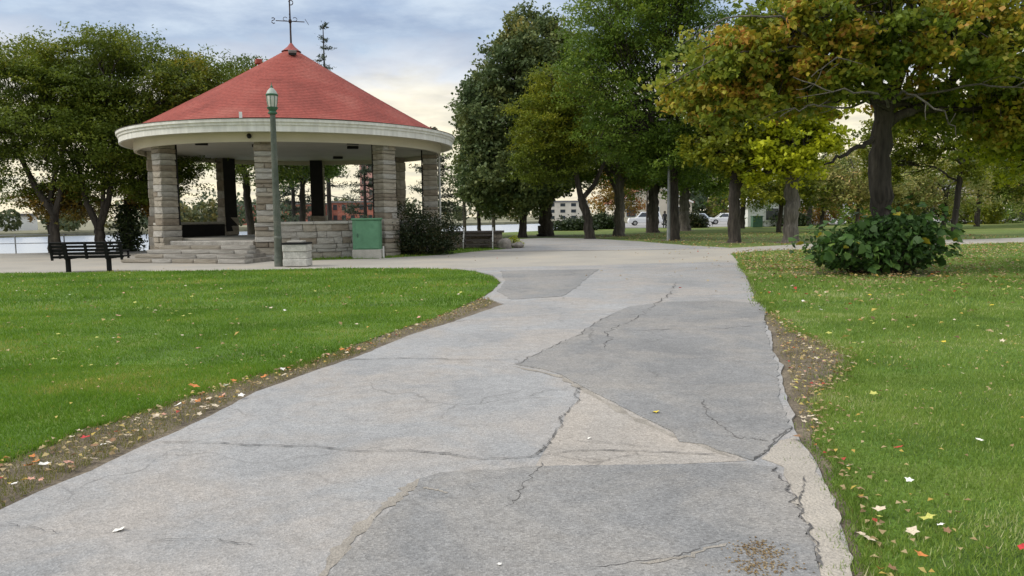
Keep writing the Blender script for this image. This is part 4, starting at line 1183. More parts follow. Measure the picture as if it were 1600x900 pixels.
def stone_mesh(name, seed):
    r = random.Random(seed)
    bm = bmesh.new()
    bmesh.ops.create_cube(bm, size=1.0)
    bmesh.ops.bevel(bm, geom=list(bm.edges), offset=0.05, segments=1, affect='EDGES')
    for vv in bm.verts:
        vv.co += Vector((r.uniform(-.03, .03), r.uniform(-.02, .02), r.uniform(-.05, .05)))
    me = bpy.data.meshes.new(name)
    bm.to_mesh(me)
    bm.free()
    return me


STONES = {}
for mt in ('limestone', 'limestone_grey', 'limestone_brown'):
    STONES[mt] = []
    for i in range(5):
        me = stone_mesh('stone', len(mt) * 7 + i)
        me.materials.append(M[mt])
        STONES[mt].append(me)


def put_stone(parent, c, s, rz, r, mats=('limestone', 'limestone', 'limestone_grey', 'limestone_brown')):
    o = bpy.data.objects.new('stone', r.choice(STONES[r.choice(mats)]))
    col.objects.link(o)
    o.parent = parent
    o.location = c
    o.scale = s
    o.rotation_euler = (r.uniform(-.01, .01), r.uniform(-.01, .01), rz)
    return o


def polar(a_deg, rad, z=0.0):
    return Vector((rad * math.cos(R(a_deg)), rad * math.sin(R(a_deg)), z))


rs = random.Random(5)
CEIL, BEAM, FLOOR = 4.46, 4.27, 0.72
CW = 0.64
for i in range(8):
    a = PH + 45 * i
    p = polar(a, RC)
    colm = MB().box((0, 0, (CEIL) / 2), (CW - 0.09, CW - 0.09, CEIL)).build('column', 'mortar', band)
    colm.location = p
    colm.rotation_euler = (0, 0, R(a))
    z = 0.0 if i < 5 or i == 7 else FLOOR
    front_col = i in (0, 1, 2, 3)
    while z < CEIL - 0.05:
        h = rs.uniform(0.12, 0.27) if front_col else rs.uniform(0.36, 0.5)
        if z + h > CEIL - 0.16:
            h = CEIL - z
        ww = CW + rs.uniform(-0.012, 0.02) + (0.14 if z < 1.3 else 0)
        if front_col and rs.random() < 0.22:
            k = rs.uniform(0.38, 0.62)
            put_stone(colm, (0, -ww / 2 + ww * k / 2, z + h / 2), (ww, ww * k - 0.008, h - 0.012), 0, rs)
            put_stone(colm, (0, ww / 2 - ww * (1 - k) / 2, z + h / 2), (ww, ww * (1 - k) - 0.008, h - 0.012), 0, rs)
        else:
            put_stone(colm, (0, 0, z + h / 2), (ww, ww, h - 0.012), 0, rs)
        z += h
    # the inner face is painted black
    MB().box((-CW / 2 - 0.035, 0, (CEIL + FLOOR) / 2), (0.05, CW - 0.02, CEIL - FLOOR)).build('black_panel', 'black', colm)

APO = RC * math.cos(R(22.5))
CH = 2 * RC * math.sin(R(22.5))
WT = 1.40


def wall_part(i, stones):
    a = PH + 45 * i + 22.5
    ln = CH - CW + 0.12
    wl = MB().box((0, 0, (WT - 0.1) / 2), (0.34, ln, WT - 0.1)).build('low_wall', 'mortar', band)
    wl.location = polar(a, APO + 0.02)
    wl.rotation_euler = (0, 0, R(a))
    if stones:
        z = 0.0
        while z < WT - 0.12:
            h = rs.uniform(0.12, 0.26)
            if z + h > WT - 0.2:
                h = WT - 0.1 - z
            y = -ln / 2
            while y < ln / 2 - 0.05:
                w_ = rs.uniform(0.28, 0.95)
                if y + w_ > ln / 2 - 0.25:
                    w_ = ln / 2 - y
                put_stone(wl, (0.17 + rs.uniform(-0.006, 0.02), y + w_ / 2, z + h / 2), (0.14, w_ - 0.014, h - 0.014), 0, rs,
                          ('limestone_grey', 'limestone_grey', 'limestone', 'limestone_brown'))
                y += w_
            z += h
    else:
        MB().box((0.2, 0, (WT - 0.1) / 2), (0.06, ln, WT - 0.1)).build('stone_facing', 'limestone_grey', wl)
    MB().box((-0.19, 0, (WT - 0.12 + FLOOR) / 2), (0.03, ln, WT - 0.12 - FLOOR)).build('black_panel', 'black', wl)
    for k in range(3):
        sg = ln / 3
        MB().box((0.03, -ln / 2 + sg * (k + 0.5), WT - 0.05), (0.52, sg - 0.012, 0.10)).build('cap_stone', 'cap', wl, bevel=0.012)


for i, st in ((1, True), (2, False), (3, False), (4, False), (6, False), (7, True)):
    wall_part(i, st)

oct_pts = [polar(PH + 45 * i, RC + 0.2) for i in range(8)]
MB().prism([(q.x, q.y) for q in oct_pts], -0.05, FLOOR).build('floor_slab', 'cap', band)

# entrance steps of long rough slabs
a0 = PH + 22.5
for s_i, (zt, depth, ln) in enumerate(((0.576, 0.42, 4.0), (0.432, 0.82, 4.4), (0.288, 1.22, 4.8), (0.144, 1.62, 5.3))):
    st = MB().box((0, 0, -0.03), (depth - 0.06, ln - 0.08, 0.144 - 0.02 + 0.08)).build('step', 'mortar', band)
    st.location = polar(a0, APO + 0.34 + depth / 2, zt - 0.072)
    st.rotation_euler = (0, 0, R(a0))
    y = -ln / 2
    while y < ln / 2 - 0.05:
        w_ = rs.uniform(0.8, 1.6)
        if y + w_ > ln / 2 - 0.5:
            w_ = ln / 2 - y
        put_stone(st, (depth / 2 - 0.2, y + w_ / 2, 0), (0.46, w_ - 0.012, 0.134), 0, rs, ('limestone_grey', 'limestone_grey', 'limestone'))
        y += w_
threshold = MB().box((0, 0, 0), (0.5, 3.7, 0.176)).build('step', 'limestone_grey', band, bevel=0.02)
threshold.location = polar(a0, APO + 0.12, FLOOR - 0.085)
threshold.rotation_euler = (0, 0, R(a0))

# eaves: soffit, ring beam, three-band fascia
RR = 6.98
MB().lathe([(RR - 0.62, 5.06), (RR + 0.02, 5.0), (RR + 0.02, 4.90), (RR - 0.03, 4.885), (RR - 0.03, 4.80), (RR - 0.07, 4.785),
            (RR - 0.07, 4.57), (RR - 0.16, 4.57)], 96).build('fascia', 'ivory', band, True)
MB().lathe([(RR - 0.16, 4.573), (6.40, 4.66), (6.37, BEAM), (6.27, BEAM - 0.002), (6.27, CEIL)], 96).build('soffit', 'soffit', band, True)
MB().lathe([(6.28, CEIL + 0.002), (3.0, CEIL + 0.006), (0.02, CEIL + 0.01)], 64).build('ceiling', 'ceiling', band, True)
MB().lathe([(RR + 0.03, 5.004), (RR + 0.045, 5.02), (RR - 0.6, 5.085)], 96).build('metal_drip_edge', 'flash', band, True)
# roof laid in courses
prof = []
n_course = 46
r0, z0_, z1_ = 6.48, 5.10, 8.92
for k in range(n_course):
    ra = r0 * (1 - k / n_course) + 0.10 * (k / n_course)
    rb2 = r0 * (1 - (k + 1) / n_course) + 0.10 * ((k + 1) / n_course)
    flare = lambda q: z0_ + (z1_ - z0_) * (1 - q / r0) ** 1.0 - 0.06 * math.sin(math.pi * q / r0)
    prof += [(ra, flare(ra) + 0.007), (rb2, flare(rb2) - 0.002)]
MB().lathe(prof, 112).build('roof', 'shingle', band, 'sharp')
roof = [c for c in band.children if c.name.startswith('roof')][0]
MB().lathe([(0.42, z1_ - 0.19), (0.34, z1_ - 0.13), (0.16, z1_ + 0.02), (0.06, z1_ + 0.16), (0.02, z1_ + 0.2)], 32).build('roof_cap', 'copper', roof, True)
dirc = Vector((-BC.x, -BC.y, 0)).normalized()
vang = math.atan2(dirc.y, dirc.x)


def on_roof(ang, rad, dz):
    return Vector((math.cos(ang) * rad, math.sin(ang) * rad, z0_ + (z1_ - z0_) * (1 - rad / r0) + dz))


m = MB()
p = on_roof(vang + 0.05, 0.85, 0.12)
m.box(p, (0.30, 0.34, 0.14), vang, 0, 0.0)
m.build('roof_vent', 'flash', roof, bevel=0.02)
MB().box(on_roof(vang + 0.05, 0.98, 0.10), (0.05, 0.30, 0.09), vang).build('vent_opening', 'black', roof)
MB().box(on_roof(vang - 1.35, 1.4, 0.10), (0.25, 0.3, 0.2), vang - 1.3).build('roof_vent', 'shingle', roof, bevel=0.02)
MB().box(polar(math.degrees(vang) - 15, 6.9, 5.13), (0.08, 0.10, 0.22), vang).build('eave_lamp', 'signwhite', band)
# little black fittings under the eaves
for (aa, rad) in ((PH + 12, 5.0), (PH + 30, 3.3), (PH + 95, 3.6), (PH + 80, 5.2), (PH + 200, 3.4)):
    MB().box(polar(aa, rad, CEIL - 0.055), (0.46, 0.22, 0.11), vang + math.pi / 2).build('ceiling_light', 'black', band, bevel=0.015)
MB().lathe([(0.01, -0.09), (0.06, -0.07), (0.09, 0), (0.06, 0.07), (0.01, 0.09)], 12, polar(math.degrees(vang) - 14, 6.44, 4.46)).build('eave_camera', 'black', band, True)
# downpipe beside the outer column
dp = polar(PH + 135 + 6, 6.33)
MB().tube([(dp.x, dp.y, 0.05), (dp.x, dp.y, 4.3), (dp.x + 0.02, dp.y, 4.6)], 0.05, 8).build('downpipe', 'railpale', band, True)

# weather vane
vane = empty('weather_vane', BC + Vector((0, 0, z1_ + 0.1)))
tag(vane, 'iron weather vane with compass letters on the roof peak', 'weather vane')
MB().tube([(0, 0, 0), (0, 0, 1.0), (0, 0, 2.6)], [0.045, 0.035, 0.025], 8).build('pole', 'iron', vane, True)
MB().lathe([(0.01, 0.88), (0.06, 0.93), (0.075, 1.0), (0.06, 1.07), (0.01, 1.12)], 12).build('boss', 'iron', vane, True)
LET = {'N': [[(-.07, -.1), (-.07, .1), (.07, -.1), (.07, .1)]], 'E': [[(.06, -.1), (-.06, -.1), (-.06, .1), (.06, .1)], [(-.06, 0), (.04, 0)]],
       'S': [[(-.06, -.08), (0, -.1), (.06, -.06), (.05, -.01), (-.05, .03), (-.06, .07), (0, .1), (.06, .08)]],
       'W': [[(-.1, .1), (-.05, -.1), (0, .06), (.05, -.1), (.1, .1)]]}
for k, (ch, ang) in enumerate((('N', 14), ('W', 104), ('S', 194), ('E', 284))):
    d = Vector((math.cos(R(ang)), math.sin(R(ang)), 0))
    ar = MB().tube([(0, 0, 1.0), tuple(d * 0.6 + Vector((0, 0, 1.0)))], 0.02, 6).build('arm', 'iron', vane)
    m = MB()
    for stroke in LET[ch]:
        m.tube([tuple(d * (0.70) + d * u * 1.1 + Vector((0, 0, 1.0 + w2 * 1.2))) for u, w2 in stroke], 0.020, 5)
    m.build('letter', 'iron', ar)
    MB().tube([tuple(d * (0.2 + 0.09 * math.cos(tt)) + Vector((0, 0, 1.09 + 0.08 * math.sin(tt)))) for tt in np.linspace(-2.2, 2.6, 9)], 0.014, 5).build('scroll', 'iron', ar)
MB().tube([(0.05 + 0.10 * math.cos(tt), 0, 1.78 + 0.10 * math.sin(tt)) for tt in np.linspace(-2.4, 2.8, 10)], 0.022, 5).build('scroll', 'iron', vane)
MB().tube([(-0.6, 0.1, 2.45), (0.6, -0.1, 2.45)], 0.02, 6).box((-0.55, 0.09, 2.45), (0.3, 0.012, 0.22)).build('arrow', 'iron', vane)

# ------------------------------------------------------------------ terrace beside the bandstand
terr = empty('stone_terrace', (-1.6, 36.6, 0))
tag(terr, 'low stone terrace with a dark deck behind the shrub', 'terrace')
MB().box((-0.8, 0, 0.36), (3.9, 1.5, 0.72)).build('base', 'mortar', terr)
for k in range(3):
    y = 0.10 + k * 0.21
    x = -2.7
    while x < 1.1:
        w_ = rs.uniform(0.35, 0.8)
        w_ = min(w_, 1.15 - x)
        put_stone(terr, (x + w_ / 2, -0.76, y + 0.02), (w_ - 0.02, 0.12, 0.19), 0, rs, ('limestone_brown', 'limestone'))
        x += w_
for k in range(7):
    MB().box((-0.8, -0.78 + 0.26 * k, 0.765), (4.1, 0.24, 0.07)).build('deck_board', 'wood', terr)
sts = empty('wooden_steps', (-1.55, 35.25, 0))
tag(sts, 'small dark wooden steps with pale slanting rails up to the terrace', 'steps')
for k in range(3):
    MB().box((0, 0.38 - 0.26 * (2 - k) + 0.0, 0.2 + 0.2 * k), (1.25, 0.28, 0.05)).build('tread', 'wood', sts)
for s in (-1, 1):
    MB().box((s * 0.60, 0.12, 0.30), (0.05, 0.95, 0.16), rx=R(37)).build('stringer', 'wood', sts)
    MB().tube([(s * 0.68, -0.42, 0.32), (s * 0.68, 0.50, 0.98)], 0.026, 8).build('handrail', 'railpale', sts)
    MB().tube([(s * 0.68, -0.38, 0.0), (s * 0.68, -0.38, 0.36)], 0.022, 8).build('rail_post', 'railpale', sts)
    MB().tube([(s * 0.68, 0.46, 0.3), (s * 0.68, 0.46, 0.96)], 0.022, 8).build('rail_post', 'railpale', sts)


def boulder(loc, s, label, seed):
    r = random.Random(seed)
    bm = bmesh.new()
    bmesh.ops.create_icosphere(bm, subdivisions=3, radius=1.0)
    ph = [r.uniform(0, 6) for _ in range(6)]
    for vv in bm.verts:
        c = vv.co
        k = 1 + 0.14 * math.sin(3 * c.x + ph[0]) + 0.12 * math.sin(4 * c.y + ph[1]) + 0.1 * math.sin(5 * c.z + ph[2]) + 0.05 * math.sin(9 * c.x + 7 * c.y + ph[3])
        vv.co = Vector((c.x * k * s[0], c.y * k * s[1], max(-0.4, c.z * k) * s[2]))
    me = bpy.data.meshes.new('boulder')
    bm.to_mesh(me)
    bm.free()
    me.polygons.foreach_set('use_smooth', [True] * len(me.polygons))
    o = link('boulder', me, 'rock')
    o.location = loc
    tag(o, label, 'boulder')


boulder((-0.35, 35.3, 0.12), (0.42, 0.35, 0.34), 'larger brown boulder at the corner of the terrace', 1)
boulder((0.25, 35.9, 0.08), (0.30, 0.28, 0.22), 'smaller flat boulder next to the yellow flower clump', 2)
shrub('flower_clump', (0.1, 36.4, 0), [(0, 0, 0.22, 0.45, 0.3, 0.22)], 'leaf_gold', 'clump of pale yellow flowers by the terrace corner', 500, 0.08, 90, tint=(0.2, 1.0), spread=0.08)

# ------------------------------------------------------------------ lamp post on the lawn edge
lp = empty('lamp_post', (-7.49, 24.27, 0))
tag(lp, 'old green fluted lamp post with a lantern head in front of the bandstand', 'lamp post')
# fluted tapering shaft
prof = [(0.14, -0.02), (0.14, 0.32), (0.125, 0.36), (0.12, 0.85), (0.132, 0.88), (0.132, 0.94), (0.112, 0.97)]
MB().lathe(prof, 16).build('base', 'lampgreen', lp, True)
v, f = [], []
ns = 32
for k in range(9):
    t_ = k / 8
    for j in range(ns):
        rr = (0.110 - 0.030 * t_) * (1 + (0.05 if j % 2 else -0.05))
        v.append((rr * math.cos(2 * math.pi * j / ns), rr * math.sin(2 * math.pi * j / ns), 0.96 + t_ * 3.86))
for k in range(8):
    for j in range(ns):
        f.append((k * ns + j, k * ns + (j + 1) % ns, (k + 1) * ns + (j + 1) % ns, (k + 1) * ns + j))
MB().add(v, f).build('shaft', 'lampgreen', lp, True)
MB().lathe([(0.10, 4.80), (0.14, 4.83), (0.14, 4.87), (0.10, 4.90), (0.16, 4.98), (0.175, 5.02), (0.12, 5.03)], 20).build('collar', 'lampframe', lp, True)
lan = MB().lathe([(0.135, 5.03), (0.165, 5.22), (0.172, 5.38), (0.165, 5.40)], 16).build('lantern', 'lampglass', lp, True)
for k in range(8):
    a = 2 * math.pi * k / 8
    MB().tube([(0.138 * math.cos(a), 0.138 * math.sin(a), 5.03), (0.168 * math.cos(a), 0.168 * math.sin(a), 5.22), (0.176 * math.cos(a), 0.176 * math.sin(a), 5.38)], 0.010, 5).build('frame_bar', 'lampframe', lan)
MB().lathe([(0.18, 5.37), (0.195, 5.39), (0.195, 5.42), (0.17, 5.44)], 16).build('rim', 'lampframe', lan, True)
MB().lathe([(0.175, 5.435), (0.13, 5.53), (0.07, 5.60), (0.035, 5.63)], 16).build('cap', 'lampcap', lp, True)
MB().lathe([(0.035, 5.625), (0.05, 5.655), (0.03, 5.69), (0.012, 5.71), (0.006, 5.80)], 10).build('finial', 'lampframe', lp, True)

# ------------------------------------------------------------------ whitewashed block bin beside the lamp
bn_ = empty('block_bin', (-6.86, 24.2, 0))
tag(bn_, 'squat whitewashed concrete litter bin with a dark lid beside the lamp post', 'bin')
for k in range(3):
    MB().box((0, 0, 0.01 + 0.115 + 0.235 * k), (0.76 - (0.03 if k == 1 else 0), 0.70 - (0.03 if k == 1 else 0), 0.228)).build('block', 'white_block', bn_, bevel=0.018)
MB().box((0, 0, 0.735), (0.80, 0.74, 0.06)).build('lid', 'benchblack', bn_, bevel=0.015)
MB().box((-0.02, 0.0, 0.79), (0.5, 0.4, 0.05)).build('lid_flap', 'cap', bn_, bevel=0.01)

# ------------------------------------------------------------------ green cabinet
cab = empty('utility_cabinet', (-5.42, 28.5, 0), R(2))
tag(cab, 'green metal utility cabinet on a concrete plinth by the bandstand wall', 'cabinet')
MB().box((0, 0, 0.15), (1.08, 0.6, 0.36)).build('plinth', 'cap', cab, bevel=0.02)
MB().box((0, 0, 0.88), (1.02, 0.54, 1.10)).build('body', 'boxgreen', cab, bevel=0.012)
MB().box((0, 0, 1.465), (1.10, 0.62, 0.07)).build('roof', 'boxgreen', cab, bevel=0.015)
dr = MB().box((0.04, -0.283, 0.88), (0.86, 0.02, 1.02)).build('door', 'boxgreen', cab, bevel=0.006)
MB().box((-0.32, -0.305, 0.86), (0.04, 0.04, 0.14)).build('handle', 'lampframe', dr)
MB().box((0.62, -0.2, 0.2), (0.05, 0.05, 0.5)).build('guard_post', 'railpale', cab)

# ------------------------------------------------------------------ bench
be = empty('park_bench', (-12.78, 22.75, 0), R(3))
tag(be, 'black slatted park bench seen from behind at the lawn edge', 'bench')
for s in (-1, 1):
    MB().box((s * 0.60, 0.05, 0.20), (0.10, 0.14, 0.46)).build('leg', 'benchblack', be, bevel=0.01)
    MB().box((s * 0.60, 0.22, 0.41), (0.09, 0.55, 0.06)).build('seat_bracket', 'benchblack', be)
    MB().box((s * 0.60, -0.075, 0.63), (0.10, 0.06, 0.48), rx=R(10)).build('back_bracket', 'benchblack', be)
for s in (-1, 1):
    MB().box((s * 1.02, 0.22, 0.62), (0.06, 0.5, 0.05)).box((s * 1.02, 0.42, 0.5), (0.05, 0.05, 0.24)).box((s * 1.02, -0.06, 0.60), (0.06, 0.05, 0.50), rx=R(10)).build('armrest', 'benchblack', be)
MB().box((0, -0.07, 0.63), (0.07, 0.05, 0.48), rx=R(10)).build('back_bracket', 'benchblack', be)
for k in range(5):
    z = 0.45 + 0.105 * k
    MB().box((0, -0.015 - 0.018 * k, z), (2.14, 0.045, 0.072), rx=R(10)).build('back_slat', 'benchblack', be, bevel=0.008)
for k in range(5):
    MB().box((0, 0.04 + 0.10 * k, 0.455), (2.14, 0.085, 0.04)).build('seat_slat', 'benchblack', be, bevel=0.008)

# ------------------------------------------------------------------ river railing
rl = empty('river_railing', (-24, 36.3, 0))
tag(rl, 'grey pipe railing along the river edge behind the bench', 'railing')
xs = [-40 + 2.3 * k for k in range(22)]
line = lambda x: (x, 36.2 + (0.25 if x > -24 else 0.0) + max(0, (x + 22) * 0.25))
for x in xs:
    if x > -18.5 or x < -36:
        continue
    px_, py_ = line(x)
    MB().tube([(px_ + 24, py_ - 36.3, -0.05), (px_ + 24, py_ - 36.3, 0.92)], 0.03, 6).build('post', 'rail', rl)
for z in (0.88, 0.48):
    MB().tube([(line(x)[0] + 24, line(x)[1] - 36.3, z) for x in np.linspace(-40, -18.6, 12)], 0.022, 6).build('rail', 'rail', rl)


# ------------------------------------------------------------------ grey lamp post by the locust, slim posts near the terrace
def street_lamp(loc, h, label, arm=0.9, mat='rail', ang=0.0):
    s = empty('street_lamp', loc, ang)
    tag(s, label, 'lamp post')
    MB().tube([(0, 0, -0.05), (0, 0, h * 0.5), (0, 0, h)], [0.10, 0.075, 0.055], 10).build('pole', mat, s, True)
    MB().tube([(0, 0, h - 0.05), (-arm * 0.5, 0, h + 0.08), (-arm, 0, h + 0.06)], 0.03, 8).build('arm', mat, s, True)
    MB().box((-arm - 0.15, 0, h + 0.04), (0.5, 0.2, 0.1)).build('lamp_head', 'signwhite', s, bevel=0.03)


street_lamp((9.05, 43.6, 0), 6.8, 'grey street lamp with a short arm beside the straight dark trunk', arm=0.2)
street_lamp((12.9, 72, 0), 4.4, 'slim dark street lamp on the lawn near the street', 0.15, 'iron')
for i, (x, y, h, lb) in enumerate(((-3.6, 58.5, 2.6, 'pale concrete post nearer the bandstand under the linden'), (-1.35, 58, 2.8, 'pale concrete post nearer the linden trunk'))):
    p_ = empty('concrete_post', (x, y, 0))
    tag(p_, lb, 'post')
    MB().lathe([(0.20, -0.1), (0.20, 0.2), (0.14, 0.25), (0.12, h)], 12).build('shaft', 'rock', p_, True)
    MB().lathe([(0.12, h), (0.17, h + 0.03), (0.17, h + 0.1), (0.02, h + 0.2)], 12).build('cap', 'cap', p_, True)
tree('young_tree', (-2.45, 57.5, 0), straight(3.0, 0.16, 0.1), [(0, 0, 4.6, 1.8, 1.6, 1.5)], 'leaf_linden', 'young tree with a thin dark trunk between the concrete posts', n_clusters=50, leaves=4500, size=0.25, limbs=4, seed=95)


# ------------------------------------------------------------------ cars on the street
def car(loc, ang, paint, label, van=False):
    c = empty('parked_car', loc, ang)
    tag(c, label, 'car', 'cars parked along the street')
    w2 = 0.86
    hood = 0.92 if not van else 1.05
    roofz = 1.46 if not van else 1.75
    side = [(-2.2, 0.35), (-2.25, 0.62), (-2.15, hood), (2.12, hood - 0.08), (2.25, 0.6), (2.2, 0.32)]
    v = []
    for s in (-1, 1):
        for x, z in side:
            v.append((x, s * (w2 if 0.4 < z < hood - 0.02 else w2 - 0.05), z))
    n = len(side)
    f = [tuple(range(n))[::-1], tuple(range(n, 2 * n))] + [(i, (i + 1) % n, n + (i + 1) % n, n + i) for i in range(n)]
    body = MB().add(v, f).build('body', paint, c, bevel=0.04)
    cab_ = [(-2.0 if van else -1.75, hood - 0.02), (-1.75 if van else -1.2, roofz), (0.55, roofz), (1.25, hood - 0.06)]
    v = []
    for s in (-1, 1):
        for x, z in cab_:
            v.append((x, s * (w2 - 0.04 if z < roofz - 0.1 else w2 - 0.2), z))
    f = [(3, 2, 1, 0), (4, 5, 6, 7), (0, 1, 5, 4), (1, 2, 6, 5), (2, 3, 7, 6)]
    MB().add(v, f).build('cabin', paint, body, bevel=0.03)
    for s in (-1, 1):
        for (xa, xb, xc, xd) in (((cab_[0][0] + 0.28), cab_[1][0] + 0.1, -0.35, -0.35), (-0.25, -0.25, 0.48, 1.0)):
            yy = lambda z: s * (w2 - 0.04 - 0.16 * (z - hood) / (roofz - hood) + 0.012)
            za, zb = hood + 0.06, roofz - 0.10
            q = [(xa, yy(za), za), (xd, yy(za), za), (xc, yy(zb), zb), (xb, yy(zb), zb)]
            MB().add(q + [(x, y - s * 0.02, z) for x, y, z in q], [(0, 1, 2, 3), (7, 6, 5, 4), (0, 4, 5, 1), (1, 5, 6, 2), (2, 6, 7, 3), (3, 7, 4, 0)]).build('side_window', 'glassdark', c)
    MB().add([(0.62, -0.6, roofz - 0.06), (0.62, 0.6, roofz - 0.06), (1.24, 0.72, hood + 0.03), (1.24, -0.72, hood + 0.03)], [(0, 3, 2, 1)]).build('windscreen', 'glassdark', c)
    for sx in (-1.38, 1.38):
        for s in (-1, 1):
            wh = empty('wheel', (sx, s * 0.80, 0.32))
            wh.parent = c
            MB().lathe([(0.20, -0.1), (0.31, -0.1), (0.33, -0.06), (0.33, 0.06), (0.31, 0.1), (0.20, 0.1)], 18).build('tyre', 'tyre', wh, True).rotation_euler = (R(90), 0, 0)
            MB().lathe([(0.01, -0.09), (0.2, -0.08), (0.2, 0.08), (0.01, 0.09)], 14).build('rim', 'silver', wh).rotation_euler = (R(90), 0, 0)
    for s in (-1, 1):
        MB().box((2.19, s * 0.62, 0.68), (0.12, 0.34, 0.15)).build('headlight', 'lampclear', c, bevel=0.02)
        MB().box((-2.2, s * 0.66, 0.75), (0.10, 0.26, 0.16)).build('tail_light', 'lampred', c, bevel=0.02)


street = sheet('street', [(11.5, 96), (9, 84), (14, 82), (26, 84), (48, 96), (160, 120), (160, 140), (26, 128), (15, 122)], -0.012, 'asphalt', thick=0.02)
car((24.5, 101, 0), R(172), 'carsilver', 'silver car parked beyond the grey trunk with its windows showing')
car((28.4, 100.5, 0), R(174), 'carwhite', 'white car parked beside the dark maple trunk')
car((37.8, 97, 0), R(168), 'cardark', 'dark blue car parked between the white shelter and the yellow maple trunk', True)
car((43.2, 93, 0), R(170), 'carred', 'red car parked at the end of the row by the clipped bush')
car((17.5, 99, 0), R(176), 'carwhite', 'white van parked beyond the flared trunk', True)


# ------------------------------------------------------------------ buildings
def gable_house(name, loc, ang, wx, wy, hw, hr, wall, roofm, label, wins=(), cat='house', chimney=False):
    h = empty(name, loc, ang)
    tag(h, label, cat)
    MB().add([(-wx / 2, -wy / 2, 0), (wx / 2, -wy / 2, 0), (wx / 2, wy / 2, 0), (-wx / 2, wy / 2, 0), (-wx / 2, -wy / 2, hw), (wx / 2, -wy / 2, hw), (wx / 2, wy / 2, hw), (-wx / 2, wy / 2, hw),
              (0, -wy / 2, hw + hr), (0, wy / 2, hw + hr)],
             [(0, 1, 5, 8, 4), (2, 3, 7, 9, 6), (1, 2, 6, 5), (3, 0, 4, 7), (3, 2, 1, 0)]).build('wall', wall, h)
    o_ = 0.35
    k = hr / (wx / 2)
    rf = None
    for s in (-1, 1):
        xa, za = s * (wx / 2 + o_), hw - o_ * k + 0.03
        q = [(0, -wy / 2 - o_, hw + hr + 0.03), (xa, -wy / 2 - o_, za), (xa, wy / 2 + o_, za), (0, wy / 2 + o_, hw + hr + 0.03)]
        rf = MB().add(q + [(x, y, z + 0.14) for x, y, z in q], [(0, 1, 2, 3), (7, 6, 5, 4), (0, 4, 5, 1), (1, 5, 6, 2), (2, 6, 7, 3), (3, 7, 4, 0)]).build('roof', roofm, h)
        MB().box((s * wx / 4, -wy / 2 - o_ - 0.03, hw + hr / 2 - 0.02), (math.hypot(wx / 2 + o_, hr), 0.06, 0.26), ry=s * math.atan(k)).build('barge_board', 'wallwhite', h)
    if chimney:
        MB().box((wx * 0.2, 0, hw + hr * 0.9), (0.6, 0.6, hr)).build('chimney', 'brick', rf)
    for (x, z, ww, wh) in wins:
        wn = MB().box((x, -wy / 2 - 0.03, z), (ww + 0.24, 0.1, wh + 0.24)).build('window', 'wallwhite', h)
        MB().box((x, -wy / 2 - 0.09, z), (ww, 0.06, wh)).build('pane', 'glassdark', wn)
    return h


gable_house('park_shelter', (27.0, 83, 0), R(8), 4.2, 4.0, 2.3, 1.1, 'wallwhite', 'wallwhite', 'small white gabled shelter beside the street behind the lawn', wins=((0.6, 1.3, 1.4, 1.2),), cat='shelter')
gable_house('street_house', (52, 128, 0), R(10), 12, 10, 4.2, 3.2, 'wallwhite', 'roofgrey', 'white house with a grey gable roof across the street', wins=((-3, 1.8, 1.4, 1.6), (0, 1.8, 1.4, 1.6), (3, 1.8, 1.4, 1.6), (0, 5.0, 1.2, 1.2)), chimney=True)
gable_house('street_house', (24, 134, 0), R(4), 13, 10, 3.4, 3.0, 'wallcream', 'roofred', 'cream house with a rust red roof behind the parked cars', wins=((-4, 1.8, 1.6, 1.6), (0, 1.8, 1.6, 1.6), (4, 1.8, 1.6, 1.6)), chimney=True)
gable_house('street_house', (76, 132, 0), R(14), 12, 10, 4.0, 3.2, 'wallcream', 'roofgrey', 'cream house with a grey roof behind the far hedges', wins=((-3, 1.8, 1.4, 1.6), (3, 1.8, 1.4, 1.6)), chimney=True)
cup = empty('white_cupola', (36.5, 91.5, 0))
tag(cup, 'small white cupola tower with dark opening and green spire above the bushes', 'cupola')
MB().box((0, 0, 1.0), (1.9, 1.9, 2.0)).build('base', 'wallwhite', cup, bevel=0.03)
MB().box((0, 0, 2.75), (1.3, 1.3, 1.5)).build('lantern', 'wallwhite', cup, bevel=0.03)
for s, c in (((0.5, 0.05, 1.0), (0, -0.66, 2.75)), ((0.05, 0.5, 1.0), (-0.66, 0, 2.75)), ((0.05, 0.5, 1.0), (0.66, 0, 2.75))):
    MB().box(c, s).build('opening', 'glassdark', cup)
MB().lathe([(1.05, 3.5), (0.95, 3.62), (0.45, 4.0), (0.2, 4.6), (0.06, 5.6)], 8).build('spire', 'lampframe', cup)
gb = empty('green_box', (25.1, 77.5, 0))
tag(gb, 'dark green metal box standing before the white shelter', 'box')
MB().box((0, 0, 0.55), (1.0, 0.8, 1.1)).build('body', 'lampframe', gb, bevel=0.03)
MB().box((0, 0, 1.13), (1.08, 0.88, 0.08)).build('lid', 'lampframe', gb, bevel=0.02)
sg = empty('white_sign', (20.4, 84, 0))
tag(sg, 'small white sign on a post by the street', 'sign')
MB().tube([(0, 0, -0.05), (0, 0, 1.5)], 0.04, 6).build('post', 'railpale', sg)
MB().box((0, -0.05, 1.2), (0.5, 0.04, 0.6)).build('panel', 'signwhite', sg, bevel=0.01)


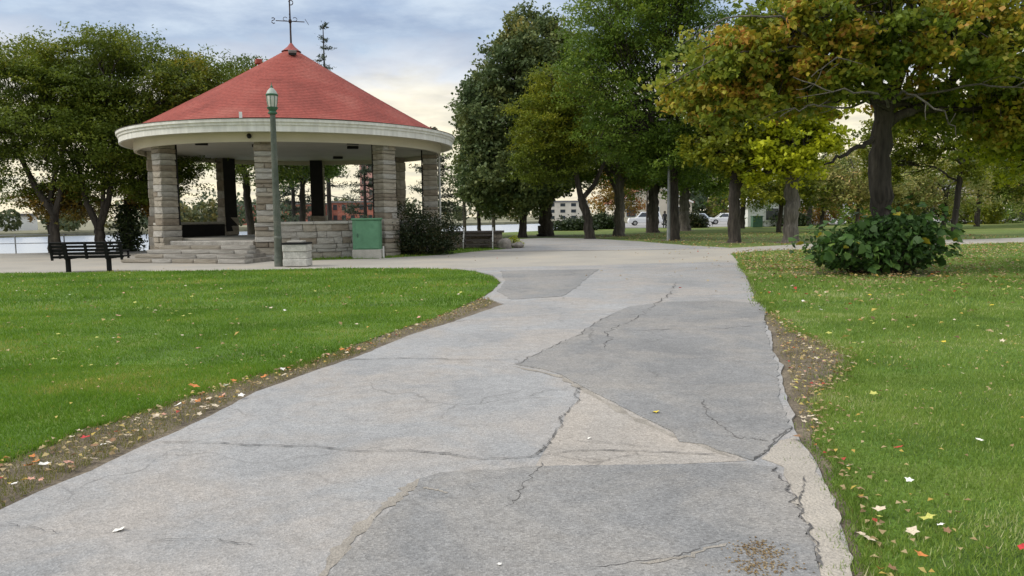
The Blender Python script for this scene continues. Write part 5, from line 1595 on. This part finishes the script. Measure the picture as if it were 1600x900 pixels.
def block(name, loc, ang, wx, wy, h, wall, label, nx, nz, cat='building', flat=True):
    b_ = empty(name, loc, ang)
    tag(b_, label, cat)
    MB().box((0, 0, h / 2), (wx, wy, h)).build('wall', wall, b_)
    MB().box((0, 0, h + 0.2), (wx + 0.6, wy + 0.6, 0.5)).build('roof', 'roofgrey', b_)
    me = MB().box((0, 0, 0), (wx / nx * 0.45, 0.12, h / nz * 0.5)).mesh('window')
    me.materials.append(M['glassdark'])
    for i in range(nx):
        for k in range(nz):
            o_ = link('window', me, None, b_)
            o_.location = (-wx / 2 + wx / nx * (i + 0.5), -wy / 2 - 0.03, h / nz * (k + 0.55))
    return b_


block('brick_building', (-72, 236, -0.5), R(-10), 30, 14, 6.0, 'brick', 'long red brick building across the river', 9, 2)
block('brick_building', (-48, 240, -0.5), R(-8), 14, 12, 6.5, 'brick', 'short red brick building across the river seen past the black column', 5, 2)
block('brick_tower', (-47, 262, -0.5), R(-8), 7.5, 7.5, 20, 'pinkbrick', 'tall pinkish brick tower across the river', 3, 5)
block('pale_building', (18, 250, -0.5), R(5), 14, 10, 6, 'wallcream', 'pale building far beyond the pale grey trunk', 4, 3)
block('grey_shed', (-112, 168, -0.5), R(-35), 12, 8, 3.2, 'wallwhite', 'pale low shed on the far river bank', 4, 1)

# person by the street
per = empty('person', (15.9, 78.5, 0))
tag(per, 'person in dark clothes standing on the street path beyond the flared trunk', 'person')
me = bpy.data.meshes.new('body')
jv = [(0, 0, .95), (0, 0, 1.2), (0, 0, 1.42), (0, 0, 1.52), (0, 0, 1.66), (-.18, 0, 1.40), (-.24, .02, 1.12), (-.24, -.05, .88), (.18, 0, 1.40), (.24, .02, 1.12), (.24, -.05, .88),
      (-.1, 0, .88), (-.11, 0, .48), (-.11, .02, .06), (-.12, -.14, .03), (.1, 0, .88), (.11, -.03, .48), (.11, .02, .06), (.12, -.14, .03)]
je = [(0, 1), (1, 2), (2, 3), (3, 4), (2, 5), (5, 6), (6, 7), (2, 8), (8, 9), (9, 10), (0, 11), (11, 12), (12, 13), (13, 14), (0, 15), (15, 16), (16, 17), (17, 18)]
jr = [.15, .14, .15, .06, .11, .07, .05, .035, .07, .05, .035, .10, .07, .05, .04, .10, .07, .05, .04]
me.from_pydata(jv, je, [])
body = link('body', me, 'cloth', per)
sk = body.modifiers.new('skin', 'SKIN')
for i, rr in enumerate(jr):
    me.skin_vertices[0].data[i].radius = (rr, rr)
me.skin_vertices[0].data[0].use_root = True
body.modifiers.new('sub', 'SUBSURF').levels = 1
MB().lathe([(0.02, 1.79), (0.09, 1.76), (0.125, 1.68), (0.12, 1.60), (0.05, 1.58)], 10).build('hair', 'hair', per, True)


# ------------------------------------------------------------------ far woods: masses nobody could count
def woods(name, pts, depth, h, leaf, label, n, size, seed, z=-0.4):
    r = np.random.default_rng(seed)
    p = np.array(pts, float)
    seg = np.linalg.norm(np.diff(p, axis=0), axis=1)
    cum = np.concatenate([[0], np.cumsum(seg)])
    nc = max(20, int(cum[-1] / (h * 0.30)))
    s = r.uniform(0, cum[-1], nc)
    x = np.interp(s, cum, p[:, 0]) + r.normal(size=nc) * depth * 0.3
    y = np.interp(s, cum, p[:, 1]) + r.uniform(0, depth, nc)
    hh = h * r.uniform(0.45, 1.1, nc)
    idx = r.integers(0, nc, n)
    d = unit(r.normal(size=(n, 3))) * (0.5 + 0.5 * r.random(n))[:, None] ** 0.5
    rad = hh * 0.45
    c = np.stack([x[idx] + d[:, 0] * rad[idx] * 1.1, y[idx] + d[:, 1] * rad[idx], z + hh[idx] * 0.5 + d[:, 2] * hh[idx] * 0.5], 1)
    v, f = leaf_cards(c, size, size * 0.7, 0.4, 0.2, r=r)
    ct = r.uniform(0, 0.9, nc)
    o_ = link(name, quads_mesh(name, v, f, np.repeat(np.clip(ct[idx] * 0.75 + r.uniform(0, 0.25, n), 0, 1), 4)), leaf)
    tag(o_, label, 'woods', kind='stuff')


woods('far_woods', [(-260, 72), (-150, 76), (-97, 130), (-55, 172)], 18, 8, 'leaf_far', 'low woods along the far river bank behind the bench', 24000, 0.9, 101)
woods('far_woods', [(-130, 262), (-60, 276), (20, 310), (60, 340)], 30, 9, 'leaf_far', 'hazy woods on the far river bank beyond the linden', 12000, 1.2, 102)
woods('far_woods', [(20, 160), (60, 160), (110, 150), (190, 150)], 26, 10, 'leaf_far', 'mixed autumn woods behind the street houses', 16000, 1.1, 103)
woods('far_woods', [(70, 104), (90, 110), (140, 112)], 12, 6, 'leaf_tan', 'brownish thicket closing the far lawn', 9000, 0.7, 104)

# ------------------------------------------------------------------ fallen leaves
LEAF_SHAPES = {}


def fallen_mesh(mat, seed):
    key = (mat, seed)
    if key in LEAF_SHAPES:
        return LEAF_SHAPES[key]
    r = random.Random(seed * 13 + 5)
    v, f = [(0, 0, 0.012)], []
    k = 10
    for j in range(k):
        a = 2 * math.pi * j / k
        rad = (1.0 if j % 2 == 0 else 0.55) * r.uniform(0.75, 1.1) * 0.5
        x, y = rad * math.cos(a), rad * math.sin(a) * 0.85
        v.append((x, y, r.uniform(0.0, 0.10) + 0.30 * (x * x if seed % 2 else y * y)))
    for j in range(k):
        f.append((0, 1 + j, 1 + (j + 1) % k))
    me = bpy.data.meshes.new('fallen_leaf')
    me.from_pydata(v, [], f)
    me.materials.append(M[mat])
    LEAF_SHAPES[key] = me
    return me


def fallen(x, y, z, s, mat, label, group, r):
    o_ = bpy.data.objects.new('fallen_leaf', fallen_mesh(mat, r.randrange(5)))
    col.objects.link(o_)
    o_.location = (x, y, z)
    o_.scale = (s, s, s)
    o_.rotation_euler = (r.uniform(-.3, .3), r.uniform(-.3, .3), r.uniform(0, 6.28))
    tag(o_, label, 'leaf', group)


rl_ = random.Random(3)
for (x, y, z, s, mt, lb) in [(1.11, 5.75, 0.012, 0.085, 'leaf_yellow', 'bright yellow leaf lying alone on the dark asphalt patch'),
                             (-1.98, 3.65, 0.006, 0.08, 'leaf_white', 'whitish star shaped leaf lying alone on the pale asphalt'),
                             (2.44, 4.68, 0.05, 0.085, 'leaf_red', 'bright red leaf in the grass of the maple lawn level with the broken slab'),
                             (-3.01, 5.19, 0.03, 0.10, 'leaf_red', 'crimson leaf on the bare soil below the bench lawn'),
                             (-3.03, 4.59, 0.03, 0.11, 'leaf_orange', 'large orange leaf on the bare soil beside the white one'),
                             (-2.95, 4.62, 0.03, 0.09, 'leaf_white', 'curled white leaf on the bare soil beside the large orange one'),
                             (-2.88, 6.69, 0.05, 0.13, 'leaf_orange', 'big orange leaf at the edge of the bench lawn grass'),
                             (-2.35, 6.4, 0.03, 0.11, 'leaf_white', 'big pale leaf on the trodden verge grass'),
                             (1.85, 3.7, 0.045, 0.085, 'leaf_pale', 'large curled tan leaf near the crumbled slab edge'),
                             (2.03, 3.42, 0.05, 0.06, 'leaf_brown', 'crumpled brown leaf in the maple lawn grass'),
                             (1.78, 3.18, 0.045, 0.075, 'leaf_orange', 'orange brown leaf in the near maple lawn grass by the slab'),
                             (2.26, 3.23, 0.05, 0.07, 'leaf_red', 'deep red leaf in the maple lawn grass beside the crumpled brown one'),
                             (-0.07, 3.21, 0.012, 0.03, 'leaf_white', 'tiny white leaf scrap on the lower asphalt patch'),
                             (0.52, 5.1, 0.006, 0.04, 'leaf_white', 'small white leaf scrap on the pale asphalt between the patches'),
                             (1.92, 5.0, 0.03, 0.10, 'leaf_brown', 'brown leaf caught at the broken asphalt edge')]:
    fallen(x, y, z, s, mt, lb, 'single fallen leaves', rl_)
WORDS = dict(leaf_pale='pale tan', leaf_yellow='yellow', leaf_orange='orange', leaf_brown='brown', leaf_white='whitish', leaf_pink='pinkish', leaf_yellowgreen='yellow green', leaf_red='red')


def strew(poly, n, x0, x1, y0, y1, z, smin, smax, where, mats, r):
    k = 0
    while k < n:
        x, y = r.uniform(x0, x1), r.uniform(y0, y1)
        if not in_poly(np.array([x]), np.array([y]), poly)[0] or abs(x) > 0.70 * y + 0.1:
            continue
        mt = r.choice(mats)
        fallen(x, y, z, r.uniform(smin, smax), mt, f'{WORDS[mt]} fallen leaf on {where}', f'{WORDS[mt]} leaves on {where}', r)
        k += 1


strew(VERGE_L, 64, -3.3, -1.2, 3.8, 11, 0.02, 0.05, 0.095, 'the bare verge below the bench lawn', ['leaf_pale', 'leaf_pale', 'leaf_pale', 'leaf_brown', 'leaf_pink', 'leaf_white', 'leaf_orange'], rl_)
strew(VERGE_R, 62, 1.4, 4.0, 2.9, 10.5, 0.02, 0.045, 0.085, 'the bare verge below the maple lawn', ['leaf_pale', 'leaf_pale', 'leaf_brown', 'leaf_pink', 'leaf_yellowgreen'], rl_)
strew(LAWN_L, 60, -11, -1.0, 4.3, 18, 0.04, 0.05, 0.11, 'the bench lawn grass', ['leaf_pale', 'leaf_white', 'leaf_yellowgreen', 'leaf_pink', 'leaf_yellowgreen'], rl_)
strew(LAWN_R, 64, 1.8, 12, 3.2, 16, 0.04, 0.04, 0.10, 'the maple lawn grass', ['leaf_pale', 'leaf_white', 'leaf_yellowgreen', 'leaf_pale', 'leaf_yellow'], rl_)


def litter(name, poly, n, x0, x1, y0, y1, label, dens, size, z, seed, tint=(0, 1)):
    r = np.random.default_rng(seed)
    x = r.uniform(x0, x1, n)
    y = r.uniform(y0, y1, n)
    k = in_poly(x, y, poly) & (r.random(n) < dens(x, y)) & ((y > 8.5) | (size < 0.05))
    x, y = x[k], y[k]
    c = np.stack([x, y, z + r.random(len(x)) * 0.03], 1)
    v, f = leaf_cards(c, size, size * 0.75, 2.2, 0.0, 0.3, r=r)
    o_ = link(name, quads_mesh(name, v, f, np.repeat(np.clip(r.normal(0.5, 0.25, len(x)), tint[0], tint[1]), 4)), 'litter')
    tag(o_, label, 'leaves', kind='stuff')


litter('fallen_leaves', LAWN_R, 42000, 2, 24, 3, 34, 'scattered small leaves over the maple lawn, thick round the bush',
       lambda x, y: np.clip(0.055 + 0.75 * np.exp(-(((x - 9) / 3.6) ** 2 + ((y - 20.5) / 3.8) ** 2)) + 0.35 * np.exp(-((y - 28) / 5) ** 2), 0, 1), 0.085, 0.05, 201)
litter('fallen_leaves', LAWN_L, 9000, -16, 0, 4, 23, 'sparse small leaves over the bench lawn', lambda x, y: np.full(len(x), 0.045), 0.065, 0.05, 202, (0.3, 0.85))
litter('fallen_leaves', LAWN_R, 5200, 1.4, 7.5, 2.8, 9, 'small pale leaf scraps in the near grass of the maple lawn', lambda x, y: np.clip(0.10 + 0.35 * np.exp(-((x - 0.36 * y) / 0.7) ** 2), 0, 1), 0.034, 0.028, 207, (0.25, 0.85))
litter('fallen_leaves', LAWN_L, 4200, -7, -2, 3.5, 9, 'small pale leaf scraps in the near grass of the bench lawn', lambda x, y: np.full(len(x), 0.07), 0.032, 0.03, 208, (0.3, 0.8))
litter('fallen_leaves', VERGE_L, 9000, -3.4, 0, 3, 14.5, 'leaf crumbs along the bare verge below the bench lawn', lambda x, y: np.full(len(x), 0.55), 0.040, 0.008, 203)
litter('fallen_leaves', VERGE_R, 9000, 1.2, 4.2, 2.5, 11.5, 'leaf crumbs along the bare verge below the maple lawn', lambda x, y: np.full(len(x), 0.5), 0.040, 0.008, 204)
litter('fallen_leaves', [(-3, 33.2), (7.4, 32.3), (9.7, 33.3), (14, 36), (14, 32), (9.7, 30), (8.1, 27.5), (6, 26), (0, 24), (3.5, 10), (4.4, 13.6), (8.3, 28.6), (-3, 24)], 2600, -3, 14, 10, 37,
       'few leaves blown over the plaza and path', lambda x, y: np.clip(0.04 + 0.5 * np.exp(-((x - 9) / 2.5) ** 2), 0, 1), 0.07, 0.006, 205)
litter('fallen_leaves', [(8, 33), (9.7, 33.4), (14.6, 36.7), (24, 39.5), (28, 41.2), (30, 56), (4, 56), (7.3, 42.4), (8.4, 36.6)], 6000, 4, 30, 33, 56,
       'fallen leaves under the yellow maples on the far lawn', lambda x, y: np.full(len(x), 0.5), 0.11, 0.0, 206)

# crumbs of dried moss and dirt on the asphalt by the slab
rd = np.random.default_rng(9)
c = np.concatenate([np.stack([rd.normal(1.12, 0.06, 260), rd.normal(3.33, 0.05, 260), np.full(260, 0.010)], 1),
                    np.stack([rd.normal(1.07, 0.08, 220), rd.normal(3.16, 0.05, 220), np.full(220, 0.010)], 1)])
v, f = leaf_cards(c, 0.012, 0.009, 3.0, 0.0, 0.3, r=rd)
o = link('dirt_crumbs', quads_mesh('dirt_crumbs', v, f, np.repeat(np.clip(rd.normal(0.2, 0.1, len(c)), 0, 0.5), 4)), 'litter')
tag(o, 'brownish crumbs of dirt on the dark asphalt by the broken slab', 'dirt', kind='stuff')
